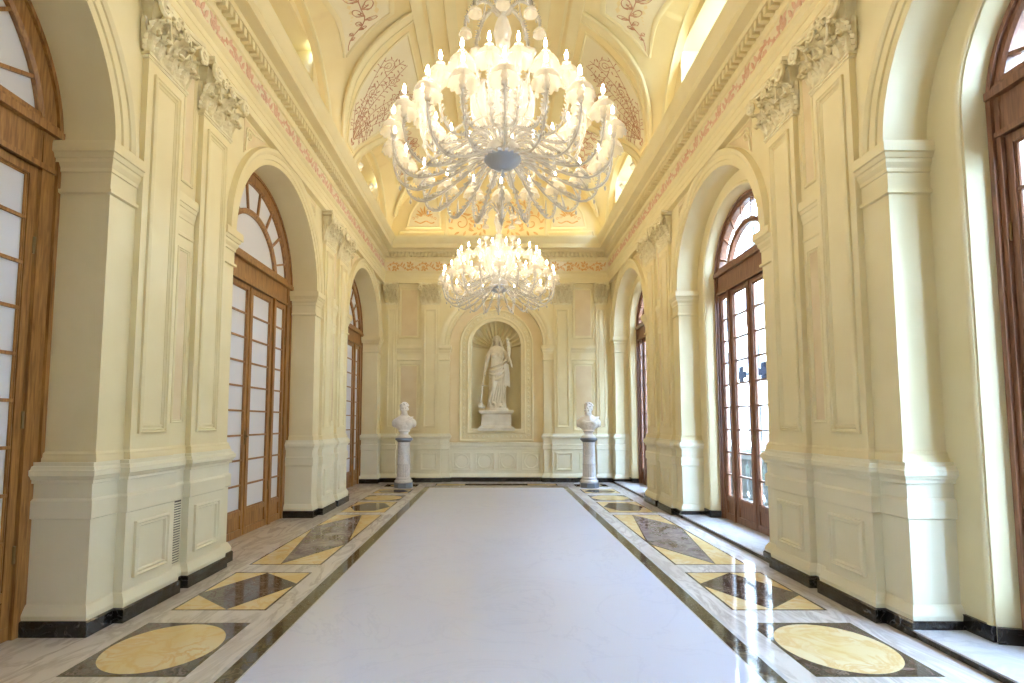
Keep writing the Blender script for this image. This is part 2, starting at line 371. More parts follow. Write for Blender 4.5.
def side_wall(s, name, sd):
    xf = 3.70 if s < 0 else 3.49
    pl = PL(s); wl = WL(s, XW)
    w = MB()
    for c in PIERS:
        pass
        w.sweep(shaft_plan(c, xf), [(.028, 1.28), (.028, 1.315), (.018, 1.33), (.018, 1.35), (0, 1.37), (0, ZE)], pl)
    # spandrels and soffits
    for c in BAYS:
        pts = arcpts(c, ZS, HO, 0, pi, 48)
        w.grid([[wl(y, z, 0), wl(y, ZE, 0)] for y, z in pts])
        w.arc(c, ZS, [(HO, 0), (HO, XW-xf)], wl, n=48)
    # short return between last opening and the end wall
    w.sweep([(xf, BAYS[-1]+HO), (XW, BAYS[-1]+HO), (XW, YB)], [(0, .1), (0, ZE)], pl)
    w.box((s*3.9, YR-.2, ZE-.3), (s*4.3, YB+.3, ZE+.0)) if False else None
    o = st(w.build(name, M_WALL, auto=35))
    # outer shell that closes wall thickness above and between the windows
    sh = MB(); xo = 3.70 if s < 0 else 3.49
    hh = HO if s < 0 else 1.08; zc = ZS if s < 0 else 3.95
    wx = WL(s, xo)
    ed = [YR]+[e for c in BAYS for e in (c-hh, c+hh)]+[YB]
    for k in range(0, len(ed), 2):
        sh.box((s*xo, ed[k], 0), (s*(xo+.30), ed[k+1], 6.6))
    for c in BAYS:
        pts = arcpts(c, zc, hh, 0, pi, 40)
        sh.grid([[wx(y, z, 0), wx(y, 6.6, 0)] for y, z in pts]); sh.grid([[wx(y, z, -.30), wx(y, 6.6, -.30)] for y, z in pts])
        sh.grid([[wx(c+k, 0.0, 0), wx(c+k, 0.0, -.3)] for k in (-hh, hh)]) if False else None
        sh.arc(c, zc, [(hh, 0), (hh, -.30)], wx, n=40)
    sh.build('outer_wall', M_WALL, o, auto=35)
    d = MB(); b = MB()
    for c in PIERS:
        d.sweep(dado_plan(c, xf), DADO, pl)
        b.sweep(dado_plan(c, xf), [(.0, 0), (.055, 0), (.055, .105), (.045, .115), (0, .115)], pl)
    last = [(xf, BAYS[-1]+HO-.015), (3.13, BAYS[-1]+HO-.015), (3.13, YB-.13), (3.13, YB)]
    d.sweep(last, DADO, pl); b.sweep(last, [(.0, 0), (.055, 0), (.055, .105), (.045, .115), (0, .115)], pl)
    d.build('dado', M_DADO, o, auto=18)
    bb = st(b.build('baseboard_'+sd, M_BLACK))
    im = MB()
    for c in PIERS:
        im.sweep([(xf, c-.985), (XW, c-.985), (XW, c-.69)], IMP, pl, caps=True); im.sweep([(XW, c+.69), (XW, c+.985), (xf, c+.985)], IMP, pl, caps=True)
        im.sweep([(XW, c-.16), (XW, c+.16)], [(o_*.6, z) for o_, z in IMP], pl)
    im.sweep([(xf, BAYS[-1]+HO), (XW, BAYS[-1]+HO), (XW, YB)], IMP, pl)
    im.build('impost', M_WALL, o, auto=20)
    for c in BAYS:
        a = MB(); a.arc(c, ZS, ARCHI, wl, n=56); 
        # keystone-free hood line
        a.build('archivolt', M_WALL, o, auto=30)
    for c in PIERS:
        for q in (-.43, .43):
            pm = MB()
            m2 = WL(s, XS)
            rect_frame(pm, c+q-.185, c+q+.185, 1.50, 4.72, m2, 0, k=1.2)
            rect_frame(pm, c+q-.14, c+q+.14, 1.56, 4.66, m2, 0, k=.5)
            m3 = WL(s, XD)
            q2 = -.44 if q < 0 else .42
            pd = MB(); rect_frame(pd, c+q2-.22, c+q2+.22, .31, .77, m3, 0, k=1.4); pd.build('pedestal_panel_molding', M_DADO, o)
            pm.build('pilaster_panel_molding', M_WALL, o)
            capital(o, (s*XS, c+q, 4.86), R(90) if s > 0 else R(-90), .93)
        # narrow painted panels between the pair
        g = MB(); g.box((s*(XW-.004), c-.075, 1.62), (s*(XW+.01), c+.075, 3.30)); g.box((s*(XW-.004), c-.075, 4.02), (s*(XW+.01), c+.075, 5.28))
        g.build('painted_panel', M_PANEL, o)
        g = MB(); rect_frame(g, c-.10, c+.10, 1.59, 3.33, wl, 0, k=.9); rect_frame(g, c-.10, c+.10, 3.99, 5.31, wl, 0, k=.9)
        g.build('narrow_panel_molding', M_WALL, o)
        if s < 0:
            gr = MB()
            gr.box((s*3.118, c-.03, .25), (s*3.124, c+.085, .84), 0)
            for k in range(24): gr.box((s*3.108, c-.03, .26+k*.024), (s*3.12, c+.085, .272+k*.024), 1)
            gr.build('vent_grille', [M_GRILLE, M_DADO], o)
        # spandrel ornaments in the corners between arch and pilaster
    for c in BAYS:
        for q in (-1, 1):
            if c+q*1.3 > YB-.2: continue
            r_ = MB()
            yc = c+q*1.17; pts = [(yc, 4.98), (c+q*1.22, 5.35), (c+q*.62, 5.35)]
            pts = [(c+q*1.27, 4.93), (c+q*1.27, 5.37), (c+q*.66, 5.37), (c+q*.86, 5.24), (c+q*1.08, 5.09)]
            r_.prism(pts, (.001, .006), wl); r_.build('spandrel_panel', M_PANEL, o)
            v_ = MB(); sp = []
            for i in range(26):
                t = i/25; a = q*(-t*9); rr = .085*(1-t*.85); sp.append((c+q*1.15+rr*cos(a+pi/2), 5.22+rr*sin(a+pi/2)))
            v_.ribbon(sp, .022, wl, .01, thick=.012)
            v_.ribbon([(c+q*1.15, 5.305), (c+q*1.02, 5.30), (c+q*.9, 5.33), (c+q*.78, 5.345)], [.02, .04, .03, .01], wl, .01, thick=.012)
            v_.ribbon([(c+q*1.22, 5.16), (c+q*1.23, 5.07), (c+q*1.25, 4.97)], [.03, .035, .008], wl, .01, thick=.012)
            v_.build('spandrel_scroll', M_WALL, o)
    return o
wall_l = side_wall(-1, 'wall_left', 'left')
wall_r = side_wall(1, 'wall_right', 'right')

# right wall: splayed inner reveal with bead, raised marble sill and its black skirting
inn = MB(); bead = MB(); skr = MB()
wr = WL(1, 3.49)
hr, zr = 1.08, 3.93
for c in BAYS:
    def prof_path(r): return [(c-r, 0.06)]+[(c+r*cos(a), zr+r*sin(a)) for a in [pi-pi*i/40 for i in range(41)]]+[(c+r, 0.06)]
    A, B = prof_path(hr), prof_path(hr-.045)
    inn.grid([[wr(*p, 0), wr(*q, -.20)] for p, q in zip(A, B)])
    bead.sweep(prof_path(hr+.035), [(-.02, 0), (-.02, .012), (-.005, .024), (.01, .024), (.022, .012), (.03, 0)], wr)
inn.build('window_reveal', M_WALL, wall_r, auto=35); bead.build('reveal_bead', M_WALL, wall_r, auto=40)
sk = MB()
for c in BAYS:
    for q in (-1, 1):
        y0, y1 = sorted((c+q*HO, c+q*(hr+.0)))
        sk.box((3.465, y0, .05), (3.492, y1, .165))
        pts = [(3.492, c+q*hr), (3.468, c+q*(hr-.03)), (3.64, c+q*(hr-.07)), (3.64, c+q*(hr-.03))]
        sk.prism(pts, (.05, .165), PL(1))
sk.build('reveal_skirting', M_BLACK, wall_r)
sl = MB()
for c in BAYS:
    sl.box((3.10, c-HO-.0, 0), (4.02, c+HO+.0, .055), 0)
    sl.box((3.085, c-HO, .0), (3.10, c+HO, .045), 1)
    sl.box((3.075, c-HO, .045), (3.13, c+HO, .058), 2)
SILL = st(sl.build('trim_1', [M_STEP, M_BLACK, M_STEP]))

# ------------------------------------------------------------------ windows
def window(idx, s, c, clear):
    hw, zc = (HO, ZS) if s < 0 else (hr-.045, zr)
    xg = 3.64 if s < 0 else 3.71
    z0 = 0.0 if s < 0 else .055
    wood_ = M_WOOD if s < 0 else M_WOOD_SHADE; glass = M_CLEAR if clear else M_CURT
    mp = lambda u, z, h: (s*(xg-h), c+u, z)
    up = .0 if s < 0 else .10
    zt0, zt1 = 3.58+up, 4.02+up           # transom
    zp0, zp1 = .36+z0, 3.51+up            # glazed height
    fr = MB()
    def bx(m_, u0, u1, a, b, h0, h1): m_.prism([(u0, a), (u1, a), (u1, b), (u0, b)], (h0, h1), mp)
    jt = .15 if s < 0 else .07
    for q in (-1, 1):
        bx(fr, q*hw, q*(hw-jt), z0, zc+.01, -.06, .06); bx(fr, q*(hw-.0), q*(hw-.035), z0, zc, .06, .085)
    # arched head
    fr.arc(0, zc, [(hw, -.06), (hw, .085), (hw-.035, .085), (hw-.035, .06), (hw-jt, .06), (hw-jt-.02, .04), (hw-jt-.02, -.06)], lambda y, z, x: mp(y, z, x), n=44, closed_v=True)
    # transom with mouldings
    bx(fr, -hw+.01, hw-.01, zt0, zt1, -.06, .05)
    bx(fr, -hw+.005, hw-.005, zt1-.14, zt1-.08, .0, .10); bx(fr, -hw+.005, hw-.005, zt1-.08, zt1-.05, .0, .08)
    bx(fr, -hw+.005, hw-.005, zt0, zt0+.04, .0, .075)
    lw = .75 if s < 0 else .60; mw = .07 if s < 0 else .055
    for q in (-1, 1): bx(fr, q*lw, q*(lw+mw), z0, zt0, -.05, .06)
    # fanlight ring + spokes
    ri = hw-jt-.38*(hw/1.315)
    def clipped(r): return math.asin(min(.99, (zt1-zc)/r))
    a0 = clipped(ri)
    fr.arc(0, zc, [(ri, -.03), (ri, .05), (ri-.035, .06), (ri-.075, .04), (ri-.075, -.03)], lambda y, z, x: mp(y, z, x), a0=a0, a1=pi-a0, n=36, closed_v=True)
    for k in range(1, 9):
        a = pi*k/9; u0, u1 = ri-.01, hw-jt
        d = Vector((cos(a), sin(a))); n_ = Vector((-sin(a), cos(a)))*.014
        p = [d*u0-n_, d*u1-n_, d*u1+n_, d*u0+n_]
        fr.prism([(q.x, zc+q.y) for q in p], (-.02, .035), mp)
    root = st(fr.build('window_%d' % idx, wood_, auto=30))
    fp = MB()
    n = 40; r_ = hw-jt+.005; aa = clipped(r_)
    out = [(r_*cos(aa+(pi-2*aa)*i/n), zc+r_*sin(aa+(pi-2*aa)*i/n)) for i in range(n+1)]
    fp.prism(out, (-.004, .004), mp); fp.build('fanlight_pane', glass, root)
    def leaf_(name, u0, u1, stile, handle=None):
        m_ = MB()
        a, b = sorted((u0, u1)); a += .003; b -= .003
        bx(m_, a, a+stile, z0+.001, zt0, -.025, .03); bx(m_, b-stile, b, z0+.001, zt0, -.025, .03)
        bx(m_, a+.003, b-.003, zp1, zt0-.003, -.023, .0285); bx(m_, a+.002, b-.002, z0+.003, z0+.10, -.023, .033); bx(m_, a+.003, b-.003, zp0-.07, zp0, -.023, .0285)
        bx(m_, a+stile, b-stile, z0+.09, zp0-.06, -.02, .012)
        for k in range(1, 9):
            z = zp0+(zp1-zp0)*k/9; bx(m_, a+stile-.005, b-stile+.005, z-.013, z+.013, -.018, .022)
        rect_frame(m_, a+stile, b-stile, zp0, zp1, mp, .008, k=.6)
        l_ = m_.build(name, wood_, root, auto=30)
        g = MB(); bx(g, a+stile-.01, b-stile+.01, zp0-.01, zp1+.01, -.004, .003); g.build('panes', glass, l_)
        hg = MB()
        e = a if abs(a) > abs(b) else b
        for z in (.55, 1.55, 2.9): hg.tube([mp(e, z, .036), mp(e, z+.13, .036)], .010, 6)
        hg.build('hinge', M_BRASS, l_)
        if handle:
            h = MB(); u = handle
            bx(h, u-.016, u+.016, 1.28, 1.48, .03, .038); h.tube([mp(u, 1.40, .03), mp(u, 1.40, .075), mp(u-.03, 1.40, .085), mp(u-.11, 1.36, .085)], .009, 6)
            h.build('door_handle', M_BRASS, l_)
        return l_
    leaf_('door_leaf', -lw, 0, .085, -.04); leaf_('door_leaf', 0, lw, .085, None)
    sw = .065 if s < 0 else .05
    leaf_('side_light', lw+mw, hw-jt, sw); leaf_('side_light', -(hw-jt), -(lw+mw), sw)
    ast = MB(); bx(ast, -.02, .02, z0+.02, zt0-.01, .03, .045); ast.build('astragal', wood_, root)
    return root
wi = 1
for s in (-1, 1):
    for c in BAYS:
        window(wi, s, c, s > 0); wi += 1

# ------------------------------------------------------------------ end wall
bk = BK(YB); bkp = BK(YB-.06)
e = MB()
DEP = .16                      # recess of the central field behind the arch
cz = 3.70; ra = 1.285
# flat wall parts left and right of the arch
def plan_b(pts): return pts
for q in (-1, 1):
    x = [(q*3.2, YB), (q*3.02, YB), (q*3.02, YB-.06), (q*2.72, YB-.06), (q*2.72, YB), (q*2.04, YB), (q*2.04, YB-.06), (q*1.57, YB-.06), (q*1.57, YB), (q*ra, YB), (q*ra, YB+DEP)]
    e.grid([[(a, b, 1.15), (a, b, ZE)] for a, b in x[:9]]); e.grid([[(a, b, 1.15), (a, b, cz)] for a, b in x[8:]])
pts = arcpts(0, cz, ra, 0, pi, 48)
e.grid([[bk(x, z, 0), bk(x, ZE, 0)] for x, z in pts])
for q in (-1, 1): e.poly([bk(q*ra, cz, 0), bk(q*1.57, cz, 0), bk(q*1.57, ZE, 0), bk(q*ra, ZE, 0)])
e.arc(0, cz, [(ra, 0), (ra, -DEP)], bk, n=48)
# central field with niche hole
nr_, nb = .68, 1.36
def niche_path(r, zb, n=40): return [(-r, zb)]+[(r*cos(a), cz+r*sin(a)) for a in [pi-pi*i/n for i in range(n+1)]]+[(r, zb)]
outp = niche_path(ra, .9); inp = niche_path(nr_, nb)
e.grid([[bk(*p, -DEP), bk(*q, -DEP)] for p, q in zip(outp, inp)], 1)
e.poly([bk(-ra, .9, -DEP), bk(ra, .9, -DEP), bk(nr_, nb, -DEP), bk(-nr_, nb, -DEP)], 1)
e.box((-4.2, YB+DEP+.85, -.1), (4.2, YB+DEP+1.05, ZE+1.5), 0)
for q in (-1, 1): e.box((q*3.3, YB+.05, -.1), (q*3.5, YB+DEP+.9, ZE+1.5), 0)
e.box((-3.4, YB+DEP+.02, ZE-.05), (3.4, YB+DEP+1.0, ZE+.05), 0)
e.box((-1.5, YB+.07, -.1), (1.5, YB+DEP+.0, 1.0), 0)
WB = st(e.build('wall_back', [M_WALL, M_GOLD], auto=35))
# niche: half cylinder with ribbed shell head
ni = MB(); nn = 48
ycn = YB+DEP
rows = []
for zz in (nb, 2.0, 2.8, cz):
    rows.append([(-nr_*cos(pi*i/nn), ycn+nr_*.95*sin(pi*i/nn), zz) for i in range(nn+1)])
ni.grid(rows)
ni.poly([(-nr_*cos(pi*i/nn), ycn+nr_*.95*sin(pi*i/nn), nb) for i in range(nn+1)])
ni.build('niche', M_WALL, WB, smooth=True)
she = MB(); rows = []; NA = 174
for k in range(15):
    ph = pi/2*k/14*.985   # radial distance from hinge: 0 at rim, up to pole at back
    row = []
    for i in range(NA+1):
        a = pi*i/NA      # around the opening arch
        # shell ribs radiate from the base centre at the back
        rr = 1+0.085*(abs(sin(a*14.5))**.7)*min(1, .35+ph)
        x = -nr_*cos(a)*cos(ph)*rr; z = cz+nr_*sin(a)*cos(ph)*rr; y = ycn+nr_*.95*sin(ph)*rr
        row.append((x, y, z))
    rows.append(row)
she.grid(rows); she.build('niche_shell', M_WALL, WB, smooth=True)
lg = MB(); lg.sweep([(-nr_*cos(pi*i/20), ycn+nr_*.95*sin(pi*i/20)) for i in range(21)], [(0, cz-.03), (-.0, cz-.03), (.03, cz-.02), (.03, cz+.02), (0, cz+.03)], lambda u, v, h: (u, v, h)); lg.build('niche_ledge', M_WALL, WB)
# niche frame (three mouldings and a carved band)
nf = MB(); fmp = BK(YB+DEP)
full = niche_path(.68, 1.30)
def closedpath(r, zb): return [(r*cos(a), cz+r*sin(a)) for a in [pi*i/40 for i in range(41)]]+[(-r, zb), (r, zb)]
nf.sweep(closedpath(1.02, 1.07), [(-.0, 0), (-.0, .05), (.025, .065), (.05, .055), (.06, .03), (.06, .022), (.21, .022), (.21, .04), (.235, .055), (.26, .045), (.27, .03), (.335, .02), (.34, 0)], fmp, True)
nf.build('niche_frame', M_WALL, WB, auto=40)
orn = MB()
cp = closedpath(.885, 1.205)
# small carved rosettes along the band
L = 0; acc = []
for i in range(len(cp)):
    a, b = Vector(cp[i]), Vector(cp[(i+1) % len(cp)]); d = (b-a).length; k = 0
    acc.append((L, a, b, d)); L += d
nro = 74
for j in range(nro):
    t = L*j/nro
    for (l0, a, b, d) in acc:
        if l0 <= t < l0+d:
            p = a+(b-a)*((t-l0)/d); x, z = p
            if j % 2:
                for k in range(5):
                    an = 2*pi*k/5; orn.ell(fmp(x+.026*cos(an), z+.026*sin(an), .026), (.017, .012, .017), 6, 4)
            else: orn.ell(fmp(x, z, .026), (.016, .016, .038) if abs(x) > .8 else (.034, .016, .018), 6, 4)
            break
orn.build('carved_band', M_CAP, WB, smooth=True)
# arch impost + archivolt of end wall
a_ = MB(); a_.arc(0, cz, [(r-.03 if r < 1.5 else r-.02, x) for r, x in [(ra+.03, 0), (ra+.03, .02), (1.38, .02), (1.385, .035), (1.45, .035), (1.47, .05), (1.53, .065), (1.58, .06), (1.58, 0)]], bk, n=56)
a_.build('archivolt', M_WALL, WB, auto=30)
im = MB()
IMB = [(o_*.8, z-.17) for o_, z in IMP]
for q in (-1, 1):
    f = (lambda q: (lambda u, v, h: (q*u, v, h)))(q)
    im.sweep([(1.57, YB), (ra, YB), (ra, YB+DEP)], [(-o_, z) for o_, z in IMB] if False else [(o_, z) for o_, z in IMB], lambda u, v, h, q=q: (q*u, v, h))
    im.sweep([(2.72, YB), (2.04, YB)], IMB, lambda u, v, h, q=q: (q*u, v, h))
im.build('impost', M_WALL, WB, auto=20)
# dado of the end wall, plan from left to right; travelling +x the left normal is +y, so offsets are negated
NEG = lambda pr: [(-o_, z) for o_, z in pr]
dp = [(-3.2, YB-.03), (-3.05, YB-.03), (-3.05, YB-.11), (-2.70, YB-.11), (-2.70, YB-.03), (-2.12, YB-.03), (-2.12, YB-.12), (-1.50, YB-.12), (-1.50, YB-.06), (-1.27, YB-.06), (-1.27, YB+.06),
      (1.27, YB+.06), (1.27, YB-.06), (1.50, YB-.06), (1.50, YB-.12), (2.12, YB-.12), (2.12, YB-.03), (2.70, YB-.03), (2.70, YB-.11), (3.05, YB-.11), (3.05, YB-.03), (3.2, YB-.03)]
dd = MB(); idm = lambda u, v, h: (u, v, h)
dside = [(o_, z) for o_, z in DADO]
dd.sweep(dp[:11], NEG(DADO), idm); dd.sweep(dp[11:], NEG(DADO), idm)
DC = [(.035, .10), (.042, .15), (.02, .19), (0, .22), (0, .86), (.02, .88), (.02, .93), (.045, .97), (.05, 1.03), (.0, 1.05), (-.14, 1.05)]
dd.sweep([(-1.28, YB+.06), (1.28, YB+.06)], NEG(DC), idm)
dd.build('dado', M_DADO, WB, auto=18)
bb = MB(); bb.sweep(dp, NEG([(0, 0), (.05, 0), (.05, .105), (.04, .115), (0, .115)]), idm); st(bb.build('baseboard_back', M_BLACK))
pm = MB(); pdm = MB(); f4 = BK(YB+.06)
for k in range(4):
    x = -.94+.627*k
    rect_frame(pdm, x-.255, x+.255, .30, .78, f4, 0, k=1.0)
    pdm.arc(x, .54, [(.205, 0), (.205, .012), (.19, .018), (.172, .010), (.165, 0)], f4, a0=0, a1=2*pi, n=28)
for q in (-1, 1):
    rect_frame(pdm, q*1.81-.22, q*1.81+.22, .32, .78, BK(YB-.12), 0, k=1.2)
    rect_frame(pdm, q*2.41-.17, q*2.41+.17, .32, .78, BK(YB-.03), 0, k=1.0)
    rect_frame(pm, q*1.805-.17, q*1.805+.17, 1.46, 4.68, bkp, 0, k=1.2)
    rect_frame(pm, q*2.87-.09, q*2.87+.09, 1.46, 4.68, bkp, 0, k=.9)
    rect_frame(pm, q*2.38-.285, q*2.38+.285, 1.36, 3.20, bk, 0, k=1.2); rect_frame(pm, q*2.38-.285, q*2.38+.285, 3.88, 5.30, bk, 0, k=1.2)
pm.build('panel_molding', M_WALL, WB); pdm.build('dado_panel_molding', M_DADO, WB)
pa = MB()
for q in (-1, 1):
    for z0_, z1_ in ((1.44, 3.12), (3.96, 5.22)): pa.box((q*2.38-.21, YB-.006, z0_), (q*2.38+.21, YB+.01, z1_))
pa.build('painted_panel', M_PANEL, WB)
for q in (-1, 1):
    capital(WB, (q*1.805, YB-.06, 4.845), pi, .82)
    capital(WB, (q*2.87, YB-.06, 4.845), pi, .52)
# rear wall behind the camera
rw = MB(); rw.box((-3.2, YR-.2, 0), (3.2, YR, ZE+.1)); RW = st(rw.build('wall_rear', M_PANEL))
dr = MB(); dr.box((-1.75, YR, 0), (1.75, YR+.05, 4.6))  # unseen dark door, added to cut light bouncing off the rear wall
for x in (-1.6, -.78, .06, .88):
    for z0_, z1_ in ((.2, 1.2), (1.35, 3.3), (3.45, 4.4)): rect_frame(dr, x, x+.72, z0_, z1_, lambda u, v, h: (u, YR+.05+h, v), 0, k=1.5)
st(dr.build('added_dark_door_1', M_WOOD_SHADE))

# ------------------------------------------------------------------ entablature round the room
per = [(-XW, YR), (XW, YR), (XW, YB), (-XW, YB)]   # counter-clockwise: left normal points inward
ENT = [(-.05, 5.40), (.09, 5.40), (.09, 5.49), (.10, 5.495), (.10, 5.58), (.11, 5.585), (.11, 5.655), (.125, 5.665), (.15, 5.69), (.155, 5.715), (.06, 5.72),
       (.06, 6.02), (.085, 6.03), (.10, 6.06), (.10, 6.095), (.085, 6.10), (.085, 6.235), (.19, 6.24), (.20, 6.285), (.20, 6.30), (.345, 6.305), (.345, 6.42), (.355, 6.43), (.375, 6.47), (.41, 6.53), (.425, 6.56), (.425, 6.61),
       (.40, 6.615), (.18, 6.62), (.10, 6.64)]
en = MB(); en.sweep(per, ENT, idm, True)
ENTO = st(en.build('trim_2', M_WALL, auto=30))
# frieze ground is a slightly darker tone on its own strip
fz = MB(); fz.sweep(per, [(.062, 5.735), (.065, 5.74), (.065, 6.0), (.062, 6.005)], idm, True); fz.build('frieze_field', M_FRZ, ENTO)
de = MB()
XI = XW-.085; DSP = .105
y = YR+.2
while y < YB-.15:
    for s in (-1, 1): de.box((s*XI, y, 6.125), (s*(XI-.10), y+.058, 6.226))
    y += DSP
x = -XI+.08
while x < XI-.08:
    de.box((x, YB-.08, 6.125), (x+.056, YB-.185, 6.226)); x += DSP
de.build('dentils', M_WALL, ENTO)
def leafblade(mb, x, y, ang, L_, w_, mp, h, m=0, th=.003):
    pts = [(x+cos(ang)*L_*t, y+sin(ang)*L_*t) for t in (0, .35, .7, 1)]
    mb.ribbon(pts, [w_*.25, w_, w_*.7, w_*.05], mp, h, m, th)
def rinceau(mb, L_, amp, mp, h, m=0, wv=.011, per_=.40, th=.004):
    n = int(round(L_/per_)); per_ = L_/n
    N = n*14; mb.ribbon([(L_*i/N, amp*.72*sin(pi*(L_*i/N)/per_)) for i in range(N+1)], wv, mp, h, m, th)
    for k in range(n):
        cx_ = (k+.5)*per_; sg = 1 if k % 2 == 0 else -1
        cy_ = -sg*amp*.12; pts = []
        for i in range(23):
            t = i/22; a = sg*(pi*.72) - sg*t*8.4; r_ = amp*.78*(1-t*.84); pts.append((cx_+r_*cos(a)*-1*-1, cy_+r_*sin(a)))
        mb.ribbon(pts, [wv*(1.3-.6*i/22) for i in range(23)], mp, h, m, th)
        for j in range(5):
            a = 2*pi*j/5; leafblade(mb, cx_, cy_, a, amp*.40, amp*.34, mp, h+.001, m, th)
        for j in range(7):
            a = sg*(pi*.9-j*.75); r_ = amp*(.80-.05*j)
            leafblade(mb, cx_+r_*cos(a), cy_+r_*sin(a), a-sg*.9, amp*.60, amp*.42, mp, h, m, th)
        for q in (-1, 1): leafblade(mb, cx_+q*per_*.42, q*amp*.15, sg*q*1.1, amp*.95, amp*.40, mp, h, m, th)
for s, nm in ((-1, 'left'), (1, 'right')):
    fr_ = MB(); rinceau(fr_, YB-YR-.2, .135, lambda a, b, h, s=s: (s*(XW-.065-h), YR+.1+a, 5.87+b), 0.0, wv=.026)
    fr_.build('frieze_scrollwork', M_PINK if s < 0 else M_PINK, ENTO)
fr_ = MB(); rinceau(fr_, 6.0, .13, lambda a, b, h: (-3.0+a, YB-.065-h, 5.87+b), 0.0, wv=.022)
fr_.build('frieze_scrollwork', M_OCHRE, ENTO)

# ------------------------------------------------------------------ vault
def vp(s, y, t, lift=0):      # point on the vault; lift toward the room
    nx, nz = cos(t)/AV, sin(t)/BV; L_ = math.hypot(nx, nz); nx /= L_; nz /= L_
    return (s*(AV*cos(t)-nx*lift), y, ZV+BV*sin(t)-nz*lift)
OT = [(0, 2.12), (8, 2.02), (15, 1.84), (22, 1.60), (30, 1.36), (39, 1.20), (48, 1.08), (55, 1.0), (62, .90)]
PT = [(0, .05), (12, .24), (20, .50), (29, .72), (39, .89), (48, 1.03), (60, 1.22)]
def pan(a):
    for (p, x), (q, y_) in zip(PT, PT[1:]):
        if p <= a <= q: return x+(y_-x)*(a-p)/(q-p)
    return PT[-1][1]
def off(tdeg):
    for (a, x), (b, y_) in zip(OT, OT[1:]):
        if a <= tdeg <= b: return x+(y_-x)*(tdeg-a)/(b-a)
    return OT[-1][1]
T1 = 62; YE = YB+.02; YS = YR-.02
ce = MB(); NR = 31
tt = [T1*i/NR for i in range(NR+1)]
# crown
ce.grid([[vp(1, YS, R(a)), vp(1, YE, R(a))] for a in [T1+(180-2*T1)*i/28 for i in range(29)]])
for s in (-1, 1):
    pcs = PIERS+[PIERS[-1]+P]
    for pc in pcs:
        rows = []
        for a in tt:
            h_ = P/2-off(a); y0, y1 = max(YS, pc-h_), min(YE, pc+h_)
            if y1 < y0: y0 = y1 = (YE if pc > YE else YS)
            rows.append([vp(s, y0+(y1-y0)*j/6, R(a)) for j in range(7)])
        ce.grid(rows)
clampy = lambda y: max(YS, min(YE, y))
RWA = 1.45
def web_curves(c, s):
    G = [(c-off(a), a) for a in tt]+[(c-off(T1)+2*off(T1)*i/12, T1) for i in range(1, 12)]+[(c+off(a), a) for a in tt[::-1]]
    G = [vp(s, clampy(y), R(a)) for y, a in G]
    n = len(G); Wc = []
    # wall arch parameterised to match
    for i in range(n):
        if i <= NR: th = pi-(pi*.40)*i/NR
        elif i >= n-NR-1: th = (pi*.40)*(n-1-i)/NR
        else: th = pi*.60-(pi*.20)*(i-NR)/(n-1-2*NR)
        Wc.append((s*3.02, clampy(c+RWA*cos(th)), ZV-.02+RWA*sin(th)))
    return G, Wc
def lerp(a, b, t): return tuple(a[i]+(b[i]-a[i])*t for i in range(3))
for s in (-1, 1):
    for c in [BAYS[0]-P]+BAYS:
        G, Wc = web_curves(c, s)
        rows = [[lerp(g, w_, t) for g, w_ in zip(G, Wc)] for t in (0, .25, .5, .75, 1)]
        # belly the web slightly upward
        rows = [[(p[0], p[1], p[2]+.10*math.sin(pi*t)*min(1, (p[2]-ZV)/.8)) for p in row] for row, t in zip(rows, (0, .25, .5, .75, 1))]
        ce.grid(rows)
        # deep lunette behind the wall arch
        if c < 0: continue
        wz = WL(s, 3.02)
        ce.arc(c, ZV-.02, [(RWA, 0), (RWA, -.10)], wz, n=36)
        bw, bh = .90, 1.30
        ap = arcpts(c, ZV-.02, RWA, 0, pi, 36)
        def onbox(y, z):
            dy, dz = y-c, z-ZV+.02; k_ = max(abs(dy)/bw, dz/bh, 1e-6)
            return (c+dy/max(k_, 1), ZV-.02+dz/max(k_, 1))
        ce.grid([[wz(*p, -.10), wz(*onbox(*p), -.10)] for p in ap])
        for (y0, z0, y1, z1) in ((c-bw, ZV-.02, c-bw, ZV-.02+bh), (c-bw, ZV-.02+bh, c+bw, ZV-.02+bh), (c+bw, ZV-.02+bh, c+bw, ZV-.02)):
            ce.poly([wz(y0, z0, -.10), wz(y1, z1, -.10), wz(y1, z1, -.80), wz(y0, z0, -.80)])
        ce.box((s*2.95, c-RWA, ZV-.05), (s*3.84, c+RWA, ZV-.02))
CEIL = st(ce.build('ceiling', M_VAULT, auto=30))
